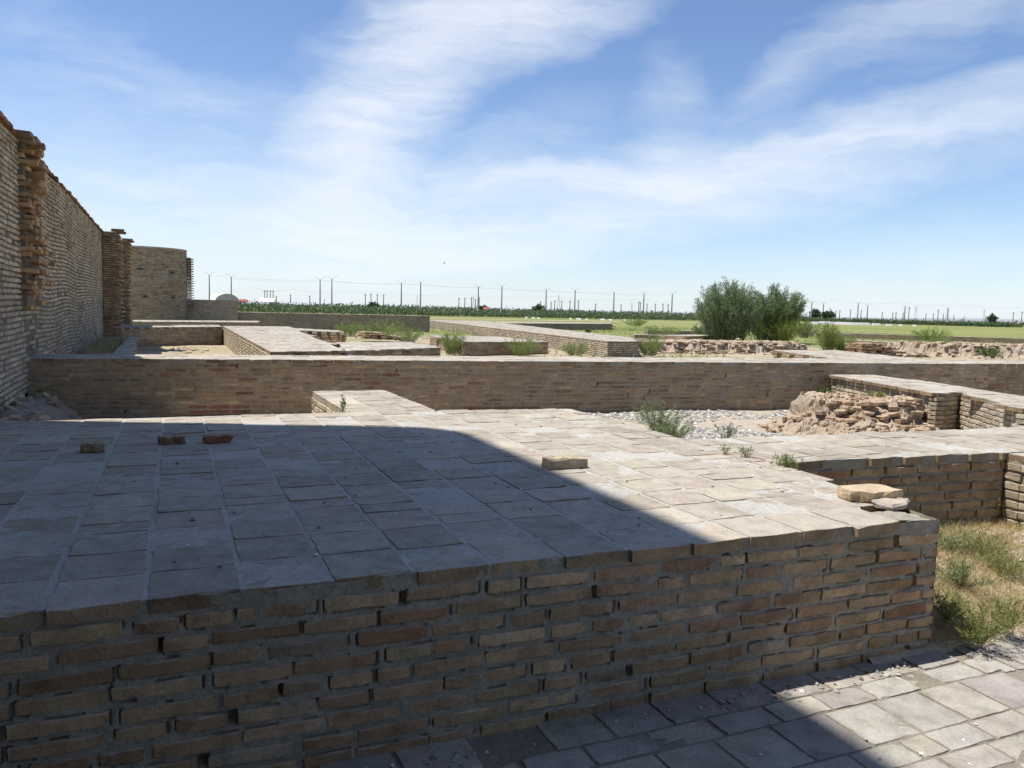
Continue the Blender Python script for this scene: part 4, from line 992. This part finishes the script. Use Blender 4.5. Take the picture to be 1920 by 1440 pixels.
def shrub(label, u, vb, hpx, wpx, seed, c0=Y1, c1=Y2, z=0.12, n=2600):
    p_ = at(u, vb, z); s = px_m(p_); h_ = hpx*s*1.25; w_ = wpx*s/2*1.2
    plant('shrub', label, 'shrub', p_, h_, w_, 90, int(n*1.5), 0.055*max(h_, .5)*1.6, 0.010*max(1.0, s/0.02), c0, c1, seed, 0.2, SH, 0.004, 0.02, 0.35, 0.05*h_, 0.9)
shrub('feathery green shrub at the left end of the flat-topped wall block', 848, 664, 38, 44, 510)
shrub('round green feathery shrub in front of the flat-topped wall block', 980, 667, 30, 62, 511)
shrub('low green feathery shrub before the slanting wall', 1078, 666, 22, 54, 512)
shrub('pale feathery shrub at the left end of the earth mound', 1218, 667, 34, 50, 513)
shrub('large feathery shrub before the dark back wall', 715, 634, 32, 78, 514)
shrub('smaller feathery shrub left of the large one, before the dark back wall', 655, 630, 24, 50, 515)
shrub('feathery shrub beside the small dark brick heap', 765, 642, 26, 64, 516)
shrub('low grassy shrub on the farther wall stub', 560, 618, 9, 60, 517)
shrub('bright yellow-green rounded shrub at the foot of the trees', 1466, 638, 38, 88, 518, (0.15, 0.20, 0.04), (0.30, 0.34, 0.09), 0.3, 4200)
shrub('yellow-green shrub right of the trees above the mound', 1553, 660, 48, 42, 519, (0.14, 0.19, 0.04), (0.27, 0.31, 0.085), 0.2, 3200)
shrub('green shrub next to the ruined brick stump', 1580, 664, 36, 40, 520)
shrub('bright green shrub patch on the wall line in the field', 1745, 640, 22, 62, 521, (0.12, 0.19, 0.03), (0.22, 0.30, 0.06))
shrub('pale green shrub between brick stump and earth bank', 1766, 662, 26, 46, 522)
shrub('dark green low shrub at the foot of the earth bank', 1855, 672, 20, 50, 523, (0.06, 0.12, 0.02), (0.14, 0.22, 0.05))
shrub('small dark plant growing on the slanting wall top', 1103, 629, 14, 12, 524, (0.05, 0.09, 0.02), (0.12, 0.17, 0.05), 0.5, 700)
shrub('grassy weeds on the slanting wall beside the field', 1190, 612, 14, 44, 525)
shrub('weedy shrub in the grass left of the trees', 1240, 630, 18, 70, 526)
shrub('wispy grey-green shrub left of the trees', 1318, 634, 24, 40, 527, G1, G2)
shrub('wispy grey shrub right of the trees', 1510, 634, 30, 46, 528, (0.09, 0.11, 0.06), (0.17, 0.19, 0.11))
shrub('green bush at the foot of the low sunlit wall on the right', 1862, 806, 48, 80, 529, (0.09, 0.14, 0.03), (0.20, 0.25, 0.08), 0.0, 2600)
shrub('weeds before the right end of the long low wall', 1860, 728, 28, 40, 530, Y1, Y2, 0.05)
# weeds near the camera
W1, W2 = (0.13, 0.175, 0.065), (0.28, 0.33, 0.15)
def weed(label, u, vb, hpx, wpx, seed, nst=14, nl=420, z=0.0, ll=0.03, lw=0.006, c0=W1, c1=W2, up=0.4, droop=0.15, sr=0.0022):
    p_ = at(u, vb, z); s = px_m(p_)
    plant('weed', label, 'weed', p_, hpx*s, wpx*s/2, nst, nl, ll, lw, c0, c1, seed, droop, 'weeds growing around the walls', sr, 0.1, 0.15, 0.012, up)
weed('spiky green weed with branching stems in the gravel court', 1235, 815, 68, 120, 540, 40, 2200, 0.0, 0.045, 0.007)
weed('dense low green weed in front of the spiky one in the gravel court', 1262, 825, 44, 90, 541, 40, 2400, 0.0, 0.035, 0.007)
weed('dusty grey weed in the middle of the gravel', 1362, 824, 36, 60, 542, 16, 320, 0.0, 0.04, 0.012, (0.16, 0.19, 0.12), (0.30, 0.33, 0.22))
weed('leafy green plant at the corner of the long wall and sunlit wall', 1543, 770, 50, 34, 543, 10, 260, 0.0, 0.07, 0.035, (0.04, 0.10, 0.02), (0.12, 0.22, 0.05))
weed('small yellow-green weed on top of the clay heap', 1640, 752, 18, 40, 544, 14, 300, 0.40, 0.05, 0.01, (0.16, 0.2, 0.03), (0.30, 0.32, 0.06))
weed('small sprig growing at the base of the wall stub', 642, 772, 28, 24, 545, 5, 90, 0.66, 0.03, 0.008, (0.07, 0.11, 0.03), (0.16, 0.2, 0.08))
weed('thin weed sprouting from a joint at the platform edge', 1400, 858, 28, 34, 546, 8, 170, 0.66, 0.02, 0.005)
weed('tiny weed in a tile joint by the platform edge', 1358, 852, 20, 26, 547, 6, 90, 0.66, 0.02, 0.005)
weed('bushy weed growing where the platform meets the low wall', 1478, 880, 32, 70, 548, 18, 520, 0.64, 0.022, 0.005, (0.12, 0.17, 0.04), (0.26, 0.31, 0.10))
weed('green sprout at the foot of the low wall behind the broken tile', 1708, 962, 54, 60, 549, 12, 360, 0.12, 0.025, 0.005)
weed('leaning yellow-green weed in the shaded corner of the nook', 1840, 972, 62, 140, 550, 22, 900, 0.13, 0.03, 0.005, (0.13, 0.17, 0.03), (0.28, 0.30, 0.08))
weed('slender upright weed in the middle of the nook', 1795, 985, 80, 40, 551, 8, 420, 0.12, 0.025, 0.005)
weed('sprawling green weed on the dry sand', 1800, 1100, 60, 170, 552, 36, 1500, 0.08, 0.028, 0.004)
weed('green weed at the edge of the pavement', 1835, 1205, 76, 130, 553, 34, 1500, 0.04, 0.03, 0.004, (0.12, 0.16, 0.04), (0.27, 0.29, 0.09))
weed('straggly green weed beside the platform corner', 1782, 1040, 50, 100, 554, 24, 900, 0.10, 0.028, 0.004)
r = np.random.default_rng(555)
for (lb, u, v, hp, wp) in [('low yellowish weed beside the gravel patch in the nook', 1880, 1080, 46, 110), ('thin green weed before the short wall of the nook', 1900, 990, 50, 70), ('tangled dry weed beside the platform side in the nook', 1775, 1160, 60, 80), ('pale green weed behind the platform corner', 1768, 995, 46, 60), ('broad yellow-green weed on the straw near the pavement', 1885, 1175, 60, 120), ('wiry weed in the straw in the middle of the nook', 1845, 1050, 54, 110)]:
    weed(lb, u, v, hp, wp, 560+u, 30, 1100, 0.08, 0.028, 0.0038, (0.13, 0.16, 0.045), (0.33, 0.34, 0.12), 0.4)
# dry grass of the nook
def blades(name, label, cat, P, h, wd, c0, c1, seed, lean=0.5):
    r = np.random.default_rng(seed); n = len(P); D = r.normal(0, lean, (n, 3)); D[:, 2] = 1
    V, Q = leaves_np(P, D, h*(0.4+r.random(n)), np.full(n, wd), r); t = r.random((n, 1)); C = np.array(c0)*(1-t)+np.array(c1)*t
    o = link(name, mesh_np(name, V, Q, M['leaf'], np.repeat(C, 4, 0))); o['kind'] = 'stuff'; o['label'] = label; o['category'] = cat
r = np.random.default_rng(91); n = 26000; X = 3.4+r.random(n)*2.2; Y = 2.4+r.random(n)*1.45; k = (Y > nook_edge(X)-0.02+0.05*r.random(n)) & (fbm(X, Y, 1.6, 3, 17)+0.25*r.random(n) > -0.12); X, Y = X[k], Y[k]
blades('dry_grass', 'matted straw-coloured dry grass on the sandy nook', 'grass', np.c_[X, Y, nook_z(X, Y)], 0.085, 0.003, (0.34, 0.25, 0.11), (0.62, 0.52, 0.30), 92, 1.3)
n = 4500; X = 3.5+r.random(n)*2.1; Y = 2.5+r.random(n)*1.3; k = (Y > nook_edge(X)+0.02) & (fbm(X, Y, 1.9, 3, 19) > 0.05); X, Y = X[k], Y[k]
blades('green_grass', 'short green grass sprouting through the dry grass in the nook', 'grass', np.c_[X, Y, nook_z(X, Y)], 0.10, 0.004, W1, W2, 93, 0.7)
n = 1500; X = -1.6+r.random(n)*0.75; Y = 16+r.random(n)*9
blades('dry_grass', 'dry grass on the shaded earth fill by the tall wall', 'grass', np.c_[X, Y, np.full(n, 0.5)], 0.16, 0.012, (0.25, 0.20, 0.09), (0.45, 0.38, 0.18), 94, 0.8)
n = 26000; X = -2+r.random(n)*75; Y = 15+r.random(n)*60; k = (fbm(X, Y, 0.22, 4, 23)+0.012*(Y-30) > 0.10) & (X > 2.5+0.02*Y); X, Y = X[k], Y[k]
blades('field_grass', 'rough green grass and weeds over the ruins and field', 'grass', np.c_[X, Y, gz(X, Y)], 0.20, 0.035, (0.13, 0.17, 0.05), (0.27, 0.29, 0.10), 95, 0.6)
n = 2500; X = 6+r.random(n)*22; Y = 13.6-0.12*X+1.6+r.random(n)*6; k = fbm(X, Y, 0.5, 3, 25) > 0.0; X, Y = X[k], Y[k]
blades('dry_grass', 'yellow dry grass on the ground behind the long wall', 'grass', np.c_[X, Y, gz(X, Y)], 0.14, 0.014, (0.33, 0.26, 0.11), (0.50, 0.42, 0.2), 96, 0.7)
for (u, v) in [(505, 779), (555, 781), (817, 773), (925, 768), (1015, 768)]:
    weed('thin dry stalk at the back edge of the platform', u, v, 14, 10, 600+u, 3, 12, 0.655, 0.02, 0.004, (0.3, 0.25, 0.1), (0.4, 0.36, 0.2), 0.8)
for (u, v) in [(1385, 772), (1448, 772), (1505, 771), (1520, 770)]:
    weed('thin dry stalk at the foot of the long low wall', u, v, 32, 16, 700+u, 3, 20, 0.0, 0.03, 0.008, (0.3, 0.25, 0.1), (0.42, 0.36, 0.2), 0.8)

# ------------------------------------------------------------------ far orchard, trees, hills
def hedge(name, label, pts, h, width, n, lw, c0, c1, seed, cell=1.7):
    r = np.random.default_rng(seed); P = np.array(pts); seg = np.linalg.norm(np.diff(P, axis=0), axis=1); cum = np.r_[0, np.cumsum(seg)]
    s = r.random(n)*cum[-1]; i = np.clip(np.searchsorted(cum, s)-1, 0, len(seg)-1); f_ = ((s-cum[i])/seg[i])[:, None]; B = P[i]*(1-f_)+P[i+1]*f_
    row = r.random(n)*width; B = B+np.c_[np.zeros(n), row]
    hh = h*(0.50+0.75*np.abs(vnoise(s/cell, row, 1.0, 3)))*(0.85+0.3*vnoise(s/9, row, 1, 6)); zz = r.random(n)**0.75*hh
    V, Q = leaves_np(np.c_[B, zz], r.normal(0, 1, (n, 3))+np.array([0, 0, 0.9]), lw*(0.6+0.9*r.random(n)), lw*0.5*(0.6+0.9*r.random(n)), r)
    t = r.random((n, 1)); C = (np.array(c0)*(1-t)+np.array(c1)*t)
    o = link(name, mesh_np(name, V, Q, M['leaf'], np.repeat(C, 4, 0))); o['kind'] = 'stuff'; o['label'] = label; o['category'] = 'orchard'
def gp(u, v): p_ = at(u, v, 0.0); return p_[:2]
D1, D2 = (0.085, 0.125, 0.06), (0.18, 0.235, 0.12)
def dp(u, dist):                                # a spot on the ground at a given depth along the viewing direction
    r_ = ray(u, 590); k_ = dist/F_PX; return (r_[0]*k_, r_[1]*k_)
hedge('orchard', 'dense dark green rows of young orchard trees along the far road', [dp(430, 150), dp(700, 160), dp(1000, 185), dp(1330, 230)], 1.85, 14, 30000, 0.5, D1, D2, 101)
hedge('orchard', 'thin dark green line of orchard trees on the far right horizon', [dp(1490, 330), dp(1700, 300), dp(1935, 270)], 1.75, 12, 11000, 0.7, D1, D2, 102)
hedge('far_trees', 'distant tree line on the horizon beyond the orchard', [dp(380, 900), dp(900, 900), dp(1400, 950)], 4.2, 30, 5000, 2.2, (0.07, 0.10, 0.075), (0.12, 0.15, 0.11), 103, 14)
FT = 'distant round trees on the horizon'
for (u, w_, hp, dist, lb) in [(1011, 26, 18, 420, 'dark round tree beyond the orchard near a tall lamp'), (700, 22, 14, 420, 'low dark tree clump above the orchard rows'), (1528, 20, 22, 420, 'round tree beside the white kerb blocks right of the willows'), (1552, 26, 20, 430, 'double-crowned tree by the white kerb blocks'), (1861, 18, 20, 600, 'lone open tree on the far right horizon'), (905, 20, 12, 500, 'small dark tree left of the red-roofed house')]:
    x_, y_ = dp(u, dist); s = dist/F_PX
    plant('field_tree', lb, 'tree', (x_, y_, 0), hp*s, w_*s/2, 40, 1500, 1.1, 0.6, (0.05, 0.08, 0.045), (0.10, 0.135, 0.075), 800+u, 0.2, FT, 0.06, 0.2, 0.2, 0.5, 0.3, [(0, 0, hp*s*0.5, 0.18)])
V = []; rr_ = np.linspace(-0.1, 1.45, 90)
for a in rr_:
    d_ = 7000; x_, y_ = math.sin(a)*d_, math.cos(a)*d_; hh = 6+38*max(0, min(1, (a-0.62)*2.2))*(0.8+0.25*float(vnoise(a, 0, 9, 2)))
    V += [(x_, y_, -5), (x_, y_, hh), (x_*1.12, y_*1.12, -5)]
Q = []
for i in range(len(rr_)-1): Q += [(3*i, 3*i+3, 3*i+4, 3*i+1), (3*i+1, 3*i+4, 3*i+5, 3*i+2)]
struct('hills', mesh_np('hills', np.array(V), np.array(Q), M['hill'], smooth=True))
# pale roadside strip
p_ = [dp(u, d_) for (u, d_) in [(640, 118), (1000, 135), (1340, 165), (1500, 200), (1700, 230)]]; w_ = 5.0; V = []; 
for (x_, y_) in p_: V += [(x_, y_, 0.03), (x_, y_+w_, 0.03)]
struct('road', mesh_np('road', np.array(V), np.array([(2*i, 2*i+2, 2*i+3, 2*i+1) for i in range(len(p_)-1)]), M['sand']))
# white kerb blocks along the road
r = np.random.default_rng(111)
for k, (u, wpx, hp) in enumerate([(1530, 12, 4), (1548, 20, 5), (1575, 44, 4.5), (1614, 34, 4.5), (1644, 14, 4), (1668, 10, 3), (1690, 6, 3), (1716, 5, 3), (987, 4, 2.5), (1000, 5, 2.5), (1010, 4, 2), (1070, 5, 2), (1085, 9, 2.5), (1100, 4, 2), (1130, 8, 2.5), (1145, 6, 2), (1172, 5, 2.5), (1187, 4, 2)]):
    d_ = 215 if u > 1400 else 172; x_, y_ = dp(u, d_); s = d_/F_PX
    b = MB(); W_, H_ = wpx*s/2, hp*s*1.1
    b.v = [(-W_, -0.3, 0), (W_, -0.3, 0), (W_, 0.3, 0), (-W_, 0.3, 0), (-W_*0.97, -0.2, H_), (W_*0.97, -0.2, H_), (W_*0.97, 0.2, H_), (-W_*0.97, 0.2, H_)]; b.f = [(0, 3, 2, 1), (4, 5, 6, 7), (0, 1, 5, 4), (1, 2, 6, 5), (2, 3, 7, 6), (3, 0, 4, 7)]
    o = link('kerb_block', b.mesh('kerb_block', M['white']), None, (x_, y_, 0)); o.rotation_euler = (0, 0, -0.5)
    tag(o, 'white painted concrete block along the far road', 'kerb block', 'white kerb blocks along the far road')

# ------------------------------------------------------------------ lamps, poles, pylons, wires
def hor(u): return 566+0.0248*(u-308)
LG = 'street lamps along the far road'
def lamp(u, vtop, Hm=10.5):
    s = (hor(u)-vtop); depth = (Hm-EYE)*F_PX/s; x_, y_ = dp(u, depth)
    rt = thing('street_lamp', 'tall grey street lamp with twin arms beside the far road', 'street lamp', (x_, y_, 0), LG, -0.45)
    k_ = depth/180.0
    link('pole', MB().tube([(0, 0, 0), (0, 0, Hm*0.93)], [0.19*k_, 0.11*k_], 8).mesh('pole', M['concrete']), rt)
    link('painted_base', MB().tube([(0, 0, 0), (0, 0, 1.7)], [0.205*k_, 0.20*k_], 8).mesh('base', M['white']), rt)
    for sgn in (-1, 1):
        ar = link('arm', MB().tube([(0, 0, Hm*0.92), (sgn*0.7, 0, Hm*0.98), (sgn*1.5, 0, Hm)], [0.03*k_, 0.025*k_, 0.022*k_], 5).mesh('arm', M['steel']), rt)
        link('lamp_head', MB().box(-0.05, 0.28, -0.10, 0.10, -0.03, 0.06).mesh('head', M['white']), ar, (sgn*1.5-0.15, 0, Hm))
    return (x_, y_)
lamps = [(393, 511), (434, 515), (600, 520), (622, 519), (752, 527), (788, 525), (896, 534), (940, 533), (1023, 540), (1077, 541), (1150, 545), (1206, 547), (1259, 548), (1521, 564), (1543, 567), (1608, 566), (1626, 571), (1696, 572), (1777, 577)]
lp = [lamp(*a) for a in lamps]
PG = 'utility poles on the plain'
def upole(u, vtop, Hm=9.0, cross=True):
    s = (hor(u)-vtop); depth = (Hm-EYE)*F_PX/max(s, 3); x_, y_ = dp(u, depth); k_ = depth/260.0
    ln = np.random.default_rng(u*7+3).normal(0, 0.012, 2); rt = thing('utility_pole', 'thin wooden utility pole standing on the plain', 'utility pole', (x_, y_, 0), PG, -0.4); rt.rotation_euler = (ln[0], ln[1], -0.4)
    link('pole', MB().tube([(0, 0, 0), (0, 0, Hm)], [0.17*k_, 0.11*k_], 6).mesh('pole', M['wood_pole']), rt)
    if cross:
        cb = link('crossarm', MB().box(-0.9, 0.9, -0.05*k_, 0.05*k_, Hm-0.9, Hm-0.76).mesh('crossarm', M['wood_pole']), rt)
        for q_ in (-0.8, 0, 0.8): link('insulator', MB().tube([(q_, 0, Hm-0.76), (q_, 0, Hm-0.5)], 0.06*k_, 5).mesh('insulator', M['white']), cb)
for (u, v) in [(497, 544), (501, 544), (507, 544), (512, 544), (518, 555), (545, 552), (581, 554), (685, 551), (696, 550), (707, 551), (719, 552), (860, 558), (871, 558), (884, 557), (891, 560), (898, 557), (1013, 565), (1033, 566), (1039, 563), (1053, 563), (1068, 563), (1084, 563), (1116, 569), (1164, 570), (1197, 565), (1200, 566), (1212, 569), (1228, 569), (1243, 569), (1252, 570), (1308, 570), (1556, 578), (1567, 582), (1574, 581), (1594, 580), (1614, 581), (1654, 585), (1674, 586), (1680, 585), (1693, 586), (1704, 575), (1736, 588), (1750, 588), (1759, 580), (1769, 589), (1789, 591), (1808, 593), (1849, 592), (1900, 585), (1916, 584)]:
    upole(u, v)
def pylon(u, vtop, Hm=24.0):
    s = (hor(u)-vtop); depth = (Hm-EYE)*F_PX/s; x_, y_ = dp(u, depth)
    rt = thing('lattice_pylon', 'far lattice steel power pylon with crossarms', 'pylon', (x_, y_, 0), 'lattice pylons on the horizon', -0.3); t_ = depth/1490*0.16
    b0, b1 = 2.6, 0.5
    for sx in (-1, 1):
        for sy in (-1, 1): link('leg', MB().tube([(sx*b0, sy*b0, 0), (sx*b1, sy*b1, Hm*0.7), (sx*b1*0.7, sy*b1*0.7, Hm)], t_*0.7, 4).mesh('leg', M['steel']), rt)
    mb = MB(); nz = 8
    for k in range(nz):
        z0, z1 = Hm*k/nz*0.95, Hm*(k+1)/nz*0.95
        wf = lambda z: b0+(b1-b0)*min(1, z/(Hm*0.7))
        for sy in (-1, 1): mb.tube([(-wf(z0), sy*wf(z0), z0), (wf(z1), sy*wf(z1), z1)], t_*0.35, 4); mb.tube([(wf(z0), sy*wf(z0), z0), (-wf(z1), sy*wf(z1), z1)], t_*0.35, 4)
    link('bracing', mb.mesh('bracing', M['steel']), rt)
    for z_ in (0.66, 0.8, 0.93): link('crossarm', MB().tube([(-4.2 if z_ == .8 else -3.2, 0, Hm*z_), (0, 0, Hm*z_+0.6), (4.2 if z_ == .8 else 3.2, 0, Hm*z_)], t_*0.5, 4).mesh('crossarm', M['steel']), rt)
for (u, v) in [(608, 560), (782, 554), (887, 555), (1047, 553), (1184, 568), (1717, 573), (1776, 576), (1845, 580), (1865, 594)]: pylon(u, v)
r = np.random.default_rng(121)
def wire(pts, sag=0.5, rad=0.018):
    P = []
    for (a, b) in zip(pts[:-1], pts[1:]):
        for k in range(8):
            f_ = k/8; P.append((a[0]+(b[0]-a[0])*f_, a[1]+(b[1]-a[1])*f_, a[2]+(b[2]-a[2])*f_-sag*4*f_*(1-f_)))
    P.append(pts[-1]); o = link('overhead_wire', MB().tube(P, rad, 3).mesh('wire', M['wire']))
    return o
tag(wire([(lp[i][0], lp[i][1], 9.6) for i in (0, 2, 4, 6, 8, 10, 12)]), 'thin lamp cable strung between the nearer row of street lamps', 'wire')
tag(wire([(lp[i][0], lp[i][1], 9.2) for i in (1, 3, 5, 7, 9, 11)]), 'thin lamp cable strung between the second row of street lamps', 'wire')

tag(wire([dp(470, 300)+(8.2,), dp(545, 330)+(8.2,), dp(690, 330)+(8.2,), dp(865, 340)+(8.2,), dp(1035, 350)+(8.2,), dp(1200, 360)+(8.2,), dp(1310, 370)+(8.2,)], 1.2, 0.02), 'sagging power line strung between utility poles above the orchard', 'wire')
tag(wire([dp(1480, 330)+(9.6,), dp(1560, 340)+(9.6,), dp(1690, 350)+(9.6,), dp(1790, 360)+(9.6,), dp(1950, 370)+(9.6,)], 1.3, 0.022), 'sagging power line on the plain right of the trees', 'wire')
# ------------------------------------------------------------------ far buildings
def hangar(u0, u1, vtop, depth):
    x0, y0 = dp(u0, depth); x1, y1 = dp(u1, depth); rt = thing('hangar', 'white arched hangar roof beyond the boundary wall', 'building', ((x0+x1)/2, (y0+y1)/2, 0), None, -0.25)
    Wd = math.hypot(x1-x0, y1-y0)*0.38; Hh = (hor((u0+u1)/2)-vtop)*depth/F_PX+EYE; n_ = 16; wallh = Hh*0.5
    arc = [(Wd*0.45-Wd*math.cos(math.pi*k/n_), wallh+(Hh-wallh)*math.sin(math.pi*k/n_)) for k in range(n_+1)]
    mb = MB(); Ld = Wd*1.7
    for k, (a, b) in enumerate(arc): mb.v += [(a, 0, b), (a-Wd*0.9, Ld, b)]
    mb.f = [(2*k, 2*k+1, 2*k+3, 2*k+2) for k in range(n_)]; link('roof', mb.mesh('roof', M['roof_white'], True), rt)
    mb = MB(); mb.v = [(arc[0][0], 0.02, 0)]+[(a, 0.02, b-0.05) for a, b in arc]+[(arc[-1][0], 0.02, 0)]; mb.f = [tuple(range(len(mb.v)))]; link('gable_wall', mb.mesh('gable', M['house_wall']), rt)
    mb = MB(); mb.v = [(arc[0][0], 0, 0), (arc[0][0], 0, wallh), (arc[0][0]-Wd*0.9, Ld, wallh), (arc[0][0]-Wd*0.9, Ld, 0)]; mb.f = [(0, 1, 2, 3)]; link('side_wall', mb.mesh('side', M['house_wall']), rt)
    link('door', MB().box(Wd*0.2, Wd*0.7, -0.05, 0.01, 0, wallh*0.9).mesh('door', M['house_grey']), rt)
hangar(388, 444, 550.5, 260)
def house(label, u, wpx, vtop, depth, roof, wallm='house_wall', pitch=0.35):
    x_, y_ = dp(u, depth); s = depth/F_PX; Wd = wpx*s/2; Hh = (hor(u)-vtop)*s+EYE; rt = thing('house', label, 'building', (x_, y_, 0), None, -0.4); hw = Hh*(1-pitch)
    link('wall', MB().box(-Wd, Wd, -Wd*0.5, Wd*0.5, 0, hw).mesh('wall', M[wallm]), rt)
    mb = MB(); e = 0.4; mb.v = [(-Wd-e, -Wd*0.5-e, hw), (Wd+e, -Wd*0.5-e, hw), (Wd+e, Wd*0.5+e, hw), (-Wd-e, Wd*0.5+e, hw), (-Wd, 0, Hh), (Wd, 0, Hh)]; mb.f = [(0, 1, 5, 4), (2, 3, 4, 5), (1, 2, 5), (3, 0, 4), (0, 3, 2, 1)]
    link('roof', mb.mesh('roof', M[roof]), rt)
    for k in range(3): link('window', MB().box(-0.5, 0.5, -0.04, 0.02, 0, 1.1).mesh('window', M['window']), rt, ((k-1)*Wd*0.55, -Wd*0.5, min(1.0, hw*0.35)))
house('grey-roofed shed at the left end of the orchard', 482, 46, 566, 300, 'house_grey')
house('low white-roofed building with a red patch beside the hangar', 455, 16, 561, 300, 'red_roof')
house('white-roofed building right of the hangar above the orchard', 502, 26, 559, 330, 'roof_white')
house('long dim building behind the orchard rows', 560, 60, 568, 420, 'house_grey')
house('small red-roofed house on the horizon', 912, 11, 576, 420, 'red_roof')
# a bird far off
o = tag(link('bird', None, None, dp(831, 60)+(5.0,)), 'tiny dark bird flying over the far road', 'bird')
mb = MB(); mb.v = [(-0.09, 0, 0), (0.0, 0.02, 0.025), (0.10, 0, 0.0), (0.0, -0.02, 0.0), (0, 0, -0.025)]; mb.f = [(0, 3, 1), (1, 3, 2), (0, 4, 3), (3, 4, 2), (0, 1, 4), (1, 2, 4)]; link('body', mb.mesh('body', M['wire']), o)
mb = MB(); mb.v = [(-0.02, 0, 0.01), (0.04, 0, 0.01), (0.06, 0.05, 0.12), (-0.01, 0.05, 0.13), (0.02, -0.05, -0.06), (-0.04, -0.05, -0.05)]; mb.f = [(0, 1, 2, 3), (0, 5, 4, 1)]; link('wing', mb.mesh('wing', M['wire']), o)
